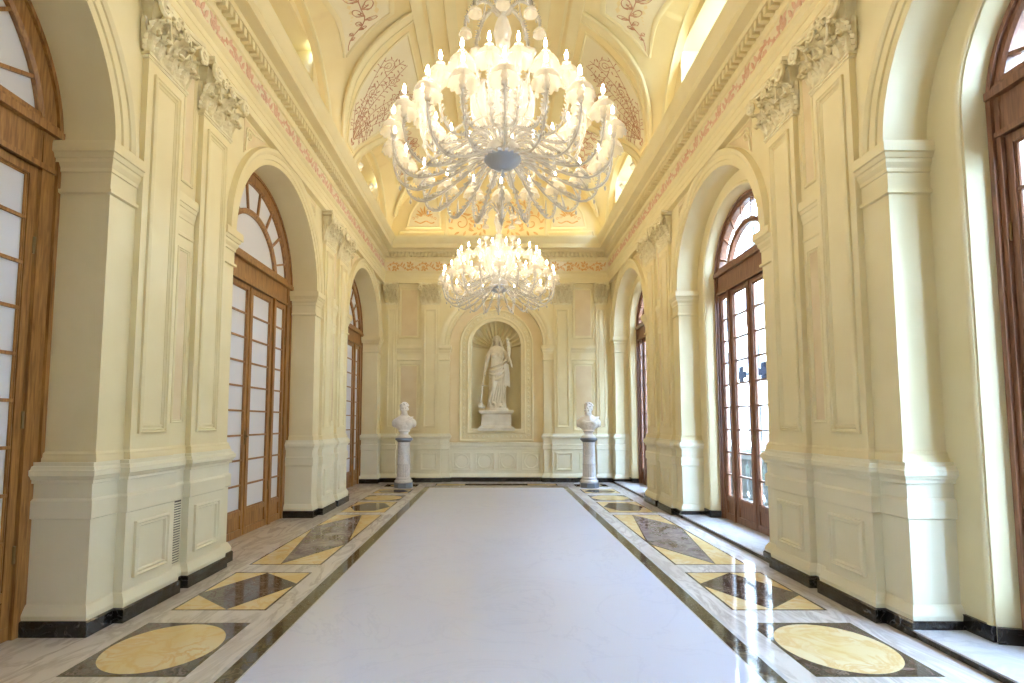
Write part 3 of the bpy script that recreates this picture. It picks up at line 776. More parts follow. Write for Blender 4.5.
# end tympana
for yy, nm in ((YB, 'trim_3'), (YR, 'trim_4')):
    ty = MB(); ty.poly([(AV*1.03*cos(R(a)), yy-(.0 if yy > 0 else 0), ZV-.1+(BV+.1)*sin(R(a))*1.03) for a in range(0, 181, 4)])
    ty.build('end_lunette', M_VAULT, CEIL)
    if yy < 0: continue
    # panels on the visible end
    tb = BK(yy-.002)
    pn = MB(); fm = MB(); oc = MB()
    for q in (-1, 1):
        mpq = lambda u, z, h, q=q: (q*u, yy-.004-h, z)
        outl = [(1.42, 6.93), (2.46, 6.93), (2.40, 7.25), (2.27, 7.52), (2.10, 7.73), (1.42, 7.73)]
        outl = [(1.58, 7.02), (2.44, 7.02), (2.36, 7.38), (2.22, 7.62), (2.05, 7.80), (1.66, 7.80)]
        pn.prism(outl, (0, .006), mpq); fm.sweep(outl, [(.0, .004), (0, .03), (-.03, .045), (-.06, .03), (-.07, 0)], mpq, True)
        base = [(1.40, 6.72), (2.75, 6.72), (2.70, 6.90), (1.40, 6.90)]
        fm.sweep(base, [(.0, 0), (0, .02), (.03, .028), (.05, 0)], mpq, True)
        for k in range(-3, 4):
            a = pi/2+k*.42; leafblade(oc, 2.0+.06*cos(a), 7.30+.06*sin(a), a, .26-.02*abs(k), .055, mpq, .008)
            sp = [(2.0+.10*k+.05*cos(t*.9)*(1-t/9), 7.2+.16*(4-abs(k))/4+.05*sin(t*.9)*(1-t/9)) for t in range(9)]
            oc.ribbon(sp, .014, mpq, .008)
        oc.ribbon([(1.72+.05*t, 7.14-.03*sin(t)) for t in range(12)], .035, mpq, .008)
        # big central scroll beside the middle
        for (cx_, cz_, rr, turns) in ((.98, 7.12, .26, 9), (.50, 7.0, .16, 7), (.62, 7.5, .22, 8)):
            oc.ribbon([(cx_+rr*(1-t/40)*cos(t*turns/40), cz_+rr*(1-t/40)*sin(t*turns/40)) for t in range(38)], .03, mpq, .004)
            for k in range(9): leafblade(oc, cx_+rr*cos(k*.7), cz_+rr*sin(k*.7), k*.7+.9, .16, .07, mpq, .004)
        fm.ribbon([(q*0+1.38, 6.72), (1.40, 7.4), (1.34, 7.9), (1.22, 8.3), (1.1, 8.6)], .05, mpq, 0, thick=.03)
    pn.build('tympanum_panel', M_VPAN, CEIL); fm.build('tympanum_molding', M_WALL, CEIL); oc.build('tympanum_scrollwork', M_OCHRE, CEIL)
# ribs: groin bands, wall arches, longitudinal bands
rb = MB(); vpn = MB()
def vrib(mb, path, w_, th, m=0):       # path of (s,y,tdeg); band lying on the vault
    rows = []
    for i, (s, y, a) in enumerate(path):
        p0 = path[max(i-1, 0)]; p1 = path[min(i+1, len(path)-1)]
        A = Vector((p0[1], R(p0[2])*2.6)); B_ = Vector((p1[1], R(p1[2])*2.6)); d = (B_-A).normalized(); n_ = Vector((-d.y, d.x))
        row = []
        for o_, l_ in ((-.5, -.02), (-.5, th*.6), (-.40, th), (-.30, th), (-.27, th*.55), (.27, th*.55), (.30, th), (.40, th), (.5, th*.6), (.5, -.02)):
            row.append(vp(s, clampy(y+n_.x*w_*o_), R(a)+n_.y*w_*o_/2.6, l_))
        rows.append(row)
    mb.grid(rows, m)
for s in (-1, 1):
    for c in BAYS:
        vrib(rb, [(s, c-off(a), a) for a in tt], .20, .035); vrib(rb, [(s, c+off(a), a) for a in tt if c+off(a) < YE], .20, .035)
        wz = WL(s, 3.02)
        rb.arc(c, ZV-.02, [(RWA-.0, -.02), (RWA, .04), (RWA+.03, .055), (RWA+.10, .055), (RWA+.12, .04), (RWA+.13, 0.0)], wz, n=40)
        # raised field on the web
        G, Wc = web_curves(c, s)
        nG = len(G)
        def tb_(i): k_ = min(1, max(0, (min(i, nG-1-i)-.66*NR)/(.5*NR))); return .5-.30*k_**.7, .5+.30*k_**.7
        def wp(i, t, l_): p = lerp(G[i], Wc[i], t); return (p[0]-s*l_*.5, p[1], p[2]-l_+.10*sin(pi*t)*min(1, (p[2]-ZV)/.8))
        rng = list(range(int(.66*NR), nG-int(.66*NR)))
        for k_ in (0, 1):
            sg0 = -1 if k_ == 0 else 1
            rb.grid([[wp(i, tb_(i)[k_]+sg0*d_, l_) for d_, l_ in ((0, 0), (0, .022), (.025, .032), (.05, .022), (.05, -.012))] for i in rng])
        vpn.grid([[wp(i, tb_(i)[0]+(tb_(i)[1]-tb_(i)[0])*k_/4, .006) for k_ in range(5)] for i in rng])
    for (a0, a1, l_) in ((60.5, 64.5, .04), (66, 67, .02), (72, 76, .045), (80, 81.5, .02)):
        rb.grid([[vp(s, YS, R(a0), -.01), vp(s, YE, R(a0), -.01)], [vp(s, YS, R(a0), l_), vp(s, YE, R(a0), l_)], [vp(s, YS, R(a1), l_), vp(s, YE, R(a1), l_)], [vp(s, YS, R(a1), -.01), vp(s, YE, R(a1), -.01)]])
rb.build('vault_rib', M_WALL, CEIL, auto=35); vpn.build('web_panel', M_VPAN, CEIL, smooth=True)
# pendentive panels and their painted sprays
pp = MB(); pf = MB(); sg_ = MB()
for s in (-1, 1):
    for pc in PIERS:
        hw_ = lambda a: pan(a)
        ta = [10+(58-10)*i/18 for i in range(19)]
        pp.grid([[vp(s, clampy(pc+hw_(a)*k/4), R(a), .008) for k in range(-4, 5)] for a in ta])
        outl = [(pc-hw_(a), a) for a in ta]+[(pc+hw_(a), a) for a in ta[::-1]]
        rows = []
        n = len(outl)
        for i, (y, a) in enumerate(outl):
            cy_, ca = pc, 43; rows.append([vp(s, clampy(cy_+(y-cy_)*k), R(ca+(a-ca)*k), l_) for k, l_ in ((1.0, 0), (1.0, .02), (.965, .026), (.93, .004))])
        pf.grid(rows, closed_u=True)
        mpv = lambda u, v, h, s=s, pc=pc: vp(s, clampy(pc+u), R(v), .010+h)
        # tied bunch at the foot and branches fanning upwards (u metres, v degrees: 1 deg ~ 4.5 cm)
        K = 22.0
        def mm(u, v, h, mpv=mpv): return mpv(u, 11+v*K, h)     # v in metres
        rnd = random.Random(3)
        for q in (-1, 1):
            for (ang, L_, bend) in ((.06, 1.95, .30), (.34, 1.95, -.05), (.50, 1.9, .10), (.78, 1.1, .15)):
                pts = []
                for i in range(19):
                    t = i/18; an = pi/2-q*(ang+bend*t*t*.6)
                    x_ = q*.02+cos(an)*L_*t; y_ = .18+sin(an)*L_*t
                    pts.append((x_, y_))
                lim = [p for p in pts if abs(p[0]) < max(.03, hw_(min(57, 11+p[1]*K))-.08) and p[1] < 2.0]
                if len(lim) < 4: continue
                sg_.ribbon(lim, [.014-.008*i/len(lim) for i in range(len(lim))], mm, 0)
                for i in range(2, len(lim)-1):
                    for sd in (-1, 1):
                        if rnd.random() < .45: continue
                        x_, y_ = lim[i]; dx, dy = lim[i+1][0]-x_, lim[i+1][1]-y_; an = math.atan2(dy, dx)+sd*(.6+.4*rnd.random())
                        LL = .07+.12*rnd.random()
                        if abs(x_+cos(an)*LL) < hw_(min(57, 11+(y_+sin(an)*LL)*K))-.05 and y_+sin(an)*LL < 2.05:
                            tw_ = [(x_+cos(an+sd*.5*t)*LL*t, y_+sin(an+sd*.5*t)*LL*t) for t in (0, .25, .5, .75, 1)]
                            sg_.ribbon(tw_, [.008, .007, .006, .005, .003], mm, 0)
                            for t in (.5, .8, 1):
                                leafblade(sg_, x_+cos(an+sd*.5*t)*LL*t, y_+sin(an+sd*.5*t)*LL*t, an+sd*(.9-t), .035, .015, mm, 0)
            # rose spirals
            for (ux, vy, rr) in ((.36, 1.12, .14), (.16, .72, .09), (.66, 1.62, .15), (.25, 1.60, .12)):
                if abs(ux)+rr > hw_(min(57, 11+vy*K)): continue
                sg_.ribbon([(q*ux+rr*(1-t/32)*cos(t*.45)*q, vy+rr*(1-t/32)*sin(t*.45)) for t in range(30)], .010, mm, 0)
                for k in range(8): leafblade(sg_, q*ux+rr*cos(k*.8), vy+rr*sin(k*.8), k*.8+.7, .08, .026, mm, 0)
            # ribbon bow at the foot
            sg_.ribbon([(q*.10*sin(t*.35)*(1-.3*t/14), .02+.012*t+.05*sin(t*.4)) for t in range(15)], .022, mm, 0)
            sg_.ribbon([(q*(.03+.004*t), .12-.012*t) for t in range(6)], .02, mm, 0)
pp.build('pendentive_panel', M_VPAN, CEIL, smooth=True); pf.build('pendentive_molding', M_WALL, CEIL); sg_.build('painted_spray', M_RED, CEIL)
# scroll motifs on the webs
wb = MB()
for s in (-1, 1):
    for c in BAYS:
        G, Wc = web_curves(c, s); n = len(G)
        def mw(u, v, h, G=G, Wc=Wc, n=n, s=s):
            i = max(0, min(n-1.001, u)); k = int(i); f = i-k
            g = lerp(G[k], G[k+1], f); w_ = lerp(Wc[k], Wc[k+1], f); p = lerp(g, w_, v)
            bl = .10*sin(pi*v)*min(1, (p[2]-ZV)/.8)
            return (p[0]-s*(.012+h), p[1], p[2]+bl-.012-h)
        for e_ in (0, 1):
            f_ = (lambda a: a) if e_ == 0 else (lambda a, n=n: n-1-a)
            mpw = lambda x, y, h, f_=f_: mw(f_(.66*NR+.5+x/.085), .5+y/1.05, h)
            stem = [(.05+.11*k, .035*sin(k*.9)) for k in range(14)]
            wb.ribbon(stem, .010, mpw, 0)
            for k in range(2, 13):
                sg0 = 1 if k % 2 else -1; x_, y_ = stem[k]; rr = min(.085, .02+.008*k)
                wb.ribbon([(x_+.02+rr*.6-rr*(1-t/22)*cos(t*.38), y_+sg0*(rr*.9-rr*(1-t/22)*cos(t*.38+1.2)*.9)) for t in range(20)], .008, mpw, 0)
                for a in (.5, 1.0, 1.5): leafblade(wb, x_, y_, sg0*a, .05+.006*k, .014, mpw, 0)
wb.build('web_scroll', M_RED, CEIL)
# lunette windows: small rectangular lights in the back of each lunette
lw_ = MB(); lf = MB(); lwr = MB()
for s in (-1, 1):
    for c in BAYS:
        wz = WL(s, 3.765)
        (lw_ if s < 0 else lwr).prism([(c-.91, ZV-.02), (c+.91, ZV-.02), (c+.91, ZV+1.29), (c-.91, ZV+1.29)], (.0, .012), wz)
        lf.box((s*3.72, c-.02, ZV), (s*3.76, c+.02, ZV+1.28)); lf.box((s*3.72, c-.90, ZV+.62), (s*3.76, c+.90, ZV+.65))
        rect_frame(lf, c-.88, c+.88, ZV+.02, ZV+1.26, wz, .0, k=2.0)
lf.build('lunette_light_frame', M_WALL, CEIL)
lw_.build('lunette_light', M_CURT, CEIL); lwr.build('lunette_light', M_CLEAR, CEIL)

# ------------------------------------------------------------------ floor
fl = MB()
def quad(x0, x1, y0, y1, lv, m): fl.poly([(x0, y0, lv*.0004), (x1, y0, lv*.0004), (x1, y1, lv*.0004), (x0, y1, lv*.0004)], m)
def polyf(pts, lv, m): fl.poly([(x, y, lv*.0004) for x, y in pts], m)
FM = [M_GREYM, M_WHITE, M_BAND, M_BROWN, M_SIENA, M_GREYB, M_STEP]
fl.box((-4.0, YR-.3, -.12), (4.0, YB+1.0, 0.0), 0)
quad(-1.80, 1.80, YR+.5, 12.93, 1, 6)            # pale joint round the dark frame
quad(-1.765, 1.765, YR+.54, 12.89, 2, 2)
quad(-1.635, 1.635, YR+.9, 12.72, 3, 6)
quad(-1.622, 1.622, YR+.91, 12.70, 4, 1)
def border(x0, x1, y0, y1, m_in, w_=.022):
    quad(x0, x1, y0, y1, 1, 2); quad(x0+w_, x1-w_, y0+w_, y1-w_, 2, m_in)
for s in (-1, 1):
    X0, X1 = sorted((s*1.985, s*2.80)); cx_ = (X0+X1)/2
    def circ(y0, y1, rim=.03):
        border(X0, X1, y0, y1, 3); cy_ = (y0+y1)/2; rx = (X1-X0)/2-.025; ry = (y1-y0)/2-.035
        polyf([(cx_+rx*cos(2*pi*i/64), cy_+ry*sin(2*pi*i/64)) for i in range(64)], 3, 4)
    def lozen(y0, y1, mi, flip=1, f=.30):
        border(X0, X1, y0, y1, 4); w_ = X1-X0; L_ = y1-y0
        a, b = (X0+.02, X1-.02)
        if flip < 0: a, b = b, a
        # irregular band: a lozenge whose blunt ends rest on opposite corners
        o_ = [(a+(b-a)*.42, y0+.02), (b, y0+L_*f*1.15), (b+(a-b)*.0, y0+L_*(f+.12)), (a+(b-a)*.58, y1-.02), (a, y1-L_*f*1.15), (a, y1-L_*(f+.12))]
        o2 = [((x-cx_)*1.0+cx_, y) for x, y in o_]
        polyf(o2, 3, 2)
        k = .035; mx = (y0+y1)/2
        polyf([(cx_+(x-cx_)*.94, mx+(y-mx)*(1-.05/L_*1.5)) for x, y in o2], 4, mi)
    def hexa(y0, y1, mi, mo=4):
        border(X0, X1, y0, y1, mo); mx = (y0+y1)/2; w_ = X1-X0; L_ = y1-y0
        o_ = [(cx_-w_*.46, mx), (cx_-w_*.22, mx-L_*.36), (cx_+w_*.22, mx-L_*.36), (cx_+w_*.46, mx), (cx_+w_*.22, mx+L_*.36), (cx_-w_*.22, mx+L_*.36)]
        polyf(o_, 3, 2); polyf([(cx_+(x-cx_)*.95, mx+(y-mx)*.95) for x, y in o_], 4, mi)
    circ(3.355, 4.23); lozen(4.50, 5.61, 3, s)
    lozen(5.90, 9.03, 5, -s, .26)
    hexa(9.24, 10.48, 3)
    circ(10.62, 11.40); hexa(11.70, 12.40, 3)
    border(X0, X1, 12.9, 13.35, 3); quad(X0+.14, X1-.14, 13.0, 13.25, 3, 4)
    hexa(.2, 1.2, 3); lozen(1.5, 3.1, 5, s)
border(-1.55, 1.55, 13.1, 13.5, 4); quad(-.8, .8, 13.15, 13.45, 3, 3)
FLOOR = st(fl.build('floor', FM))

# ------------------------------------------------------------------ chandeliers
def crv(pts, n=22):      # Catmull-Rom through (r,z)
    P_ = [pts[0]]+pts+[pts[-1]]; out = []; k = len(pts)-1
    for i in range(n+1):
        t = i/n*k; j = min(int(t), k-1); f = t-j; a, b, c_, d = P_[j], P_[j+1], P_[j+2], P_[j+3]
        out.append(tuple(.5*((2*b[q])+(-a[q]+c_[q])*f+(2*a[q]-5*b[q]+4*c_[q]-d[q])*f*f+(-a[q]+3*b[q]-3*c_[q]+d[q])*f**3) for q in (0, 1)))
    return out
def arm_mesh(path, seed):
    rnd = random.Random(seed); mb = MB()
    c = crv(path, 30)
    mb.tube([(r, 0, z) for r, z in c], [.0135 if i % 2 else .0105 for i in range(len(c))], 6)
    # glass frills along both flanks of the arm
    for i in range(3, len(c)-2):
        r, z = c[i]; dr, dz = c[i+1][0]-r, c[i+1][1]-z; L_ = math.hypot(dr, dz); nr2, nz2 = -dz/L_, dr/L_
        w_ = .036+.022*rnd.random()
        for sd in (-1, 1):
            if rnd.random() < .85:
                t0 = Vector((r, 0, z)); nv = Vector((nr2*.5, sd*.8, nz2*.5 if nz2 > 0 else nz2*.2))
                tip = t0+nv*w_+Vector((dr, 0, dz))*.9
                mb.add([tuple(t0-Vector((dr, 0, dz))*.3), tuple(tip), tuple(t0+Vector((dr, 0, dz))*1.1), tuple(t0+nv*.012+Vector((0, 0, .006)))], [(0, 1, 3), (1, 2, 3), (0, 1, 2)])
    # curling leaf at mid arm
    k = len(c)//2; r, z = c[k]
    for q in (-1, 1):
        pts = [(r-.02*t, q*(.012*t), z+.03*t-.0018*t*t) for t in range(8)]
        mb.tube(pts, [.012, .014, .014, .012, .010, .008, .006, .003], 5)
    # hanging drop
    j = len(c)*2//3; r, z = c[j]
    mb.tube([(r, 0, z), (r, 0, z-.035)], .003, 4); mb.lathe([(.002, -.09), (.014, -.07), (.012, -.05), (.003, -.035)], 7, c=(r, 0, z))
    return mb
def cup_mesh(k=1.0):
    mb = MB()
    def wav(i, a, r, z):
        f = i/7.0
        return r*(1+.10*f*abs(cos(6.5*a))), z-.016*f*abs(cos(6.5*a))
    prof = [(.012, .065), (.035, .062), (.062, .052), (.085, .034), (.100, .012), (.108, -.010), (.112, -.028), (.117, -.040)]
    mb.lathe([(r*k, z*k) for r, z in prof], 52, wav=wav, cap=False)
    inner = [(r*k*.95, z*k-.004) for r, z in prof][::-1]
    # upper lip crown
    mb.lathe([(.012, .06), (.030, .075), (.042, .092), (.040, .094), (.026, .078), (.012, .066)], 18, wav=lambda i, a, r, z: (r*(1+.1*cos(6*a)), z))
    # bell socket beneath
    mb.lathe([(.006, -.10), (.022, -.085), (.030, -.06), (.020, -.035), (.034, -.01), (.020, .03), (.012, .06)], 14)
    return mb
CUP = None
def build_chandelier(loc, label):
    root = empty('chandelier', loc)
    tag(root, label, 'chandelier', 'glass chandeliers hanging from the vault')
    global ARM
    tiers = (
        (20, 0.0, [(.10, .05), (.30, -.02), (.58, -.19), (.83, -.28), (1.00, -.20), (1.065, -.02), (1.06, .10)], .24),
        (20, .5, [(.09, .16), (.25, .22), (.45, .10), (.64, .04), (.77, .16), (.80, .34), (.785, .46)], .60),
    )
    for ti, (n, ph, path, zb) in enumerate(tiers):
        arm = arm_mesh(path, 5+ti).build('arm', M_XTAL, root, smooth=True)
        r, z = path[-1]
        cup = cup_mesh().build('drip_cup', M_CUP, arm, smooth=True); cup.location = (r, 0, z+.055)
        cb = MB(); cb.lathe([(.011, 0), (.011, .085), (.009, .09)], 10); can = cb.build('candle_tube', M_WHITEP, arm); can.location = (r, 0, z+.10)
        bb_ = MB(); bb_.lathe([(.004, 0), (.012, .012), (.0165, .032), (.013, .055), (.006, .076), (.001, .092)], 12); bu = bb_.build('bulb', M_BULB, arm, smooth=True); bu.location = (r, 0, z+.186)
        arm.rotation_euler = (0, 0, 2*pi*ph/n)
        for k in range(1, n):
            c_ = copy_tree(arm, root); c_.rotation_euler = (0, 0, 2*pi*(k+ph)/n)
    # short inner candle arms of a small third ring higher up
    path = [(.06, .62), (.18, .60), (.30, .64), (.36, .78), (.35, .86)]
    arm = arm_mesh(path, 11).build('scroll_arm', M_XTAL, root, smooth=True)
    m_ = MB(); m_.lathe([(.004, 0), (.03, .02), (.055, .05), (.07, .09), (.066, .09), (.03, .04), (.004, .02)], 16, wav=lambda i, a, r, z: (r*(1+.1*cos(7*a)), z)); fl_ = m_.build('glass_flower', M_CUP, arm, smooth=True); fl_.location = (.35, 0, .86)
    for k in range(1, 8):
        c_ = copy_tree(arm, root); c_.rotation_euler = (0, 0, 2*pi*k/8)
    # upper coronet with drooping flowers
    path = [(.05, 1.55), (.16, 1.66), (.28, 1.62), (.36, 1.48), (.37, 1.38)]
    arm = arm_mesh(path, 12).build('coronet_arm', M_XTAL, root, smooth=True)
    fl2 = bpy.data.objects.new('glass_flower', fl_.data); COL.objects.link(fl2); fl2.parent = arm; fl2.location = (.37, 0, 1.40); fl2.rotation_euler = (pi, 0, 0)
    for k in range(1, 8):
        c_ = copy_tree(arm, root); c_.rotation_euler = (0, 0, 2*pi*k/8)
    # upright leaves round the stem
    lf_ = MB(); pts = []
    for i in range(13):
        t = i/12; pts.append((.10+.20*t+.10*sin(t*pi), .18+.62*t-.10*t*t, .055*sin(pi*min(1, t*1.02))+.004))
    lf_.grid([[(r, -w_, z), (r-.015, -w_*.4, z+.004), (r-.02, 0, z), (r-.015, w_*.4, z+.004), (r, w_, z)] for r, z, w_ in pts])
    lf_.tube([(r-.02, 0, z) for r, z, w_ in pts], .006, 5)
    L0 = lf_.build('glass_leaf', M_XTAL, root, smooth=True)
    for k in range(1, 14):
        c_ = copy_tree(L0, root); c_.rotation_euler = (0, 0, 2*pi*k/14)
    # stem of stacked glass balusters up to the vault
    sm = MB(); H_ = ZV+BV-loc[2]-.02
    prof = [(.03, .0), (.15, .06), (.17, .12), (.12, .20), (.05, .26), (.09, .36), (.12, .50), (.08, .62), (.035, .70), (.07, .78), (.10, .90), (.13, .96), (.06, 1.0), (.03, 1.08), (.06, 1.2), (.09, 1.34), (.06, 1.46), (.03, 1.52), (.10, 1.58), (.03, 1.64)]
    z = 1.64
    while z < H_-.30: prof += [(.05, z+.08), (.022, z+.16), (.022, z+.22)]; z += .22
    prof += [(.03, H_-.2), (.10, H_-.12), (.16, H_-.02), (.17, H_)]
    def tw(i, a, r, z): return (r*(1+.06*cos(8*a+z*9)), z)
    sm.lathe(prof, 32, wav=tw); sm.build('stem', M_XTAL, root, smooth=True)
    bo = MB(); bo.lathe([(.004, -.075), (.05, -.07), (.10, -.055), (.15, -.02), (.185, .02), (.19, .05), (.15, .07)], 32); bo.lathe([(.002, -.17), (.016, -.15), (.02, -.125), (.008, -.10), (.014, -.08), (.012, -.06)], 12)
    bo.build('silvered_boss', M_BLUEM, root, smooth=True)
    return root
ch1 = build_chandelier((0.04, 4.87, 4.14), 'large glass chandelier of lit candle bulbs, the nearer one, high in the foreground')
ch2 = copy_tree(ch1); ch2.location = (0.04, 9.72, 4.14)
ch2['label'] = 'farther glass chandelier, hanging lower in view just in front of the statue niche'

# ------------------------------------------------------------------ cove lamps on the cornice
if COVE:
    cv = MB(); cl = MB()
    def lamp(name, loc, sx, sy, pw, rot):
        d = bpy.data.lights.new(name, 'AREA'); d.shape = 'RECTANGLE'; d.size = sx; d.size_y = sy; d.energy = pw; d.color = (1.0, .80, .48)
        o = bpy.data.objects.new(name, d); COL.objects.link(o); o.location = loc; o.rotation_euler = rot; return o
    LZ = 6.66
    L_ = YB-YR-1.2
    for s in (-1, 1):
        lamp('cove_lamp', (s*2.79, (YB+YR)/2, LZ), .05, L_, COVE*L_, (pi, s*R(12), 0))
    lamp('cove_lamp', (0, YB-.34, LZ), 5.0, .05, 3.0*COVE*6.0, (pi+R(12), 0, 0))

# ------------------------------------------------------------------ spotlights on the cornice
def spotlight(loc, aim, label):
    root = empty('spotlight', loc); tag(root, label, 'spotlight')
    b = MB(); b.lathe([(.035, 0), (.035, .012), (.010, .014), (.008, .09)], 14); b.box((-.045, -.008, .085), (.045, .008, .10)); b.box((-.05, -.008, .085), (-.042, .008, .17)); b.box((.042, -.008, .085), (.05, .008, .17))
    b.build('bracket', M_WHITEP, root)
    h = MB(); h.lathe([(.012, -.09), (.030, -.075), (.040, -.02), (.048, .06), (.048, .075), (.040, .075), (.034, .03), (.01, .02)], 20); hd = h.build('lamp_head', M_WHITEP, root, smooth=True)
    hd.location = (0, 0, .165); hd.rotation_euler = aim
    return root
spotlight((-2.80, 10.15, 6.632), (R(60), 0, R(60)), 'white spotlight on the left cornice, the nearer of its pair')
spotlight((-2.80, 11.05, 6.632), (R(60), 0, R(60)), 'white spotlight on the left cornice, the farther of its pair')
spotlight((2.80, 10.15, 6.632), (R(60), 0, R(-60)), 'white spotlight on the right cornice, the nearer of its pair')
spotlight((2.80, 11.05, 6.632), (R(60), 0, R(-60)), 'white spotlight on the right cornice, the farther of its pair')

# ------------------------------------------------------------------ sculpture helpers
def remesh(o, v):
    m = o.modifiers.new('remesh', 'REMESH'); m.mode = 'VOXEL'; m.voxel_size = v; m.use_smooth_shade = True
    s_ = o.modifiers.new('soft', 'SMOOTH'); s_.factor = .5; s_.iterations = 1
def loft(mb, rings, n=48, fold=None):
    """rings: (z, cx, cy, a, b)"""
    rows = []
    for (z, cx_, cy_, a, b) in rings:
        row = []
        for j in range(n):
            th = 2*pi*j/n; k = 1+(fold(th, z) if fold else 0)
            row.append((cx_+a*k*cos(th), cy_+b*k*sin(th), z))
        rows.append(row)
    o = len(mb.v); mb.grid(rows, closed_v=True)
    mb.f.append(tuple(o+j for j in range(n))[::-1]); mb.m.append(0)
    k = len(rows)-1; mb.f.append(tuple(o+k*n+j for j in range(n))); mb.m.append(0)
def dense(rings, k=5):
    out = []
    for a, b in zip(rings, rings[1:]):
        for i in range(k):
            t = i/k; t = t*t*(3-2*t)*.5+t*.5; out.append(tuple(x+(y-x)*t for x, y in zip(a, b)))
    out.append(rings[-1]); return out
def head(mb, c, k=1.0, yaw=0, hair=None, beard=False):
    """face looks towards -y; c = centre of the skull; k = 1 is a 0.24 m head"""
    rot = Matrix.Rotation(yaw, 3, 'Z'); C = Vector(c)
    def E(p, r): mb.ell(tuple(C+rot @ (Vector(p)*k)), tuple(x*k for x in r), 16, 11, rot=rot)
    E((0, .008, .02), (.078, .098, .10)); E((0, -.018, -.035), (.060, .072, .085)); E((0, -.045, -.085), (.036, .038, .034))
    E((0, -.097, -.012), (.012, .020, .030)); E((0, -.104, -.028), (.017, .016, .011)); E((0, -.083, .025), (.045, .02, .012))
    for q in (-1, 1):
        E((q*.030, -.080, .006), (.014, .010, .008)); E((q*.040, -.062, -.032), (.024, .024, .026)); E((q*.078, .010, -.012), (.010, .020, .030))
    E((0, -.087, -.055), (.022, .012, .006)); E((0, -.084, -.066), (.018, .012, .007))
    if hair == 'short':
        rnd = random.Random(4)
        for i in range(60):
            a = rnd.uniform(0, 2*pi); ph = rnd.uniform(.1, 1.5)
            p = Vector((.080*cos(ph)*cos(a), .012+.100*cos(ph)*sin(a), .03+.10*sin(ph)))
            if p.y < -.05 and p.z < .09: continue
            E(p, (.02, .02, .016))
    if beard:
        for i in range(16):
            a = -pi/2+(i-7.5)*.15; E((.050*cos(a), -.02+.055*sin(a), -.085), (.018, .018, .03))

# ------------------------------------------------------------------ statue in the niche
PZ = 1.93
NY = YB+DEP+.16
pl_ = MB()
def rectlathe(mb, prof, cx_, cy_):
    for (a0, b0, z0_), (a1, b1, z1_) in zip(prof, prof[1:]): pass
    rows = [[(cx_-a, cy_-b, z), (cx_+a, cy_-b, z), (cx_+a, cy_+b, z), (cx_-a, cy_+b, z)] for a, b, z in prof]
    o = len(mb.v); mb.grid(rows, closed_v=True); k = len(rows)-1
    mb.f.append((o+3, o+2, o+1, o)); mb.m.append(0); mb.f.append(tuple(o+k*4+j for j in range(4))); mb.m.append(0)
B0 = 1.365
rectlathe(pl_, [(.50, .30, B0), (.50, .30, B0+.07), (.47, .27, B0+.10), (.43, .24, B0+.12), (.41, .22, B0+.14), (.41, .22, PZ-.12), (.43, .24, PZ-.10), (.47, .28, PZ-.07), (.48, .29, PZ-.03), (.48, .29, PZ-.02), (.45, .27, PZ)], 0, NY)
PLN = tag(pl_.build('statue_plinth', M_STAT, auto=30), 'cream moulded stone plinth under the robed statue in the shell niche', 'plinth')
sb = MB(); X0_ = 0.0; Y0_ = 0.0
def robe(th, z):
    amp = .060 if z < .95 else (.035 if z < 1.35 else .018)
    a = th+.5*z
    f = amp*(.55*sin(11*th+3.0*z)+.45*sin(17*th-4*z))
    if z < .85: f = .075*(.6*sin(13*th)+.4*sin(21*th+.8))
    return f
rings = [(0.0, .0, .0, .235, .185), (.06, .0, .0, .24, .185), (.20, .0, .0, .225, .175), (.45, .01, .0, .215, .17), (.70, .02, .0, .215, .17), (.90, .025, .0, .215, .17), (1.05, .02, .0, .205, .16),
         (1.18, .01, .0, .165, .125), (1.28, .0, 0, .155, .118), (1.42, -.0, -.005, .17, .13), (1.54, 0, 0, .18, .125), (1.62, 0, .005, .19, .105), (1.68, 0, .01, .14, .085), (1.73, 0, .01, .065, .06), (1.80, 0, .0, .056, .056)]
loft(sb, dense(rings, 6), 84, robe)
# bust, knee and drapery swags
for q in (-1, 1): sb.ell((q*.075, -.105, 1.45), (.068, .055, .065))
sb.ell((-.09, -.12, .62), (.085, .09, .30)); sb.ell((-.08, -.155, .12), (.05, .11, .05)); sb.ell((.10, -.15, .04), (.05, .10, .045))
for i in range(7):       # mantle folds running from the right hip across to the left forearm
    pts = []
    for t in range(13):
        u = t/12; th = R(-170+165*u)
        zz = 1.12-.030*i-.05*(i % 2)+(.26*u) - .20*sin(pi*u)*(.3+.20*i)
        rr = .218+.008*(i % 2)
        pts.append((.02+rr*cos(th), (rr-.045)*sin(th), zz))
    sb.tube(pts, [.012+.010*sin(pi*t/12)+.006 for t in range(13)], 7)
for i in range(6):       # hanging end of mantle from left arm
    x_ = .20+.022*i; sb.tube([(x_-.03, -.13+.02*i, 1.22), (x_, -.13+.025*i, .95), (x_+.008*i-.02, -.12+.025*i, .62-.03*(i % 3))], [.022, .026, .016], 7)
for i in range(7):       # oblique hem folds over the shins
    sb.tube([(-.20+.065*i, -.17, .15), (-.14+.06*i, -.175, .42), (-.04+.04*i, -.17, .72)], [.020, .018, .010], 6)
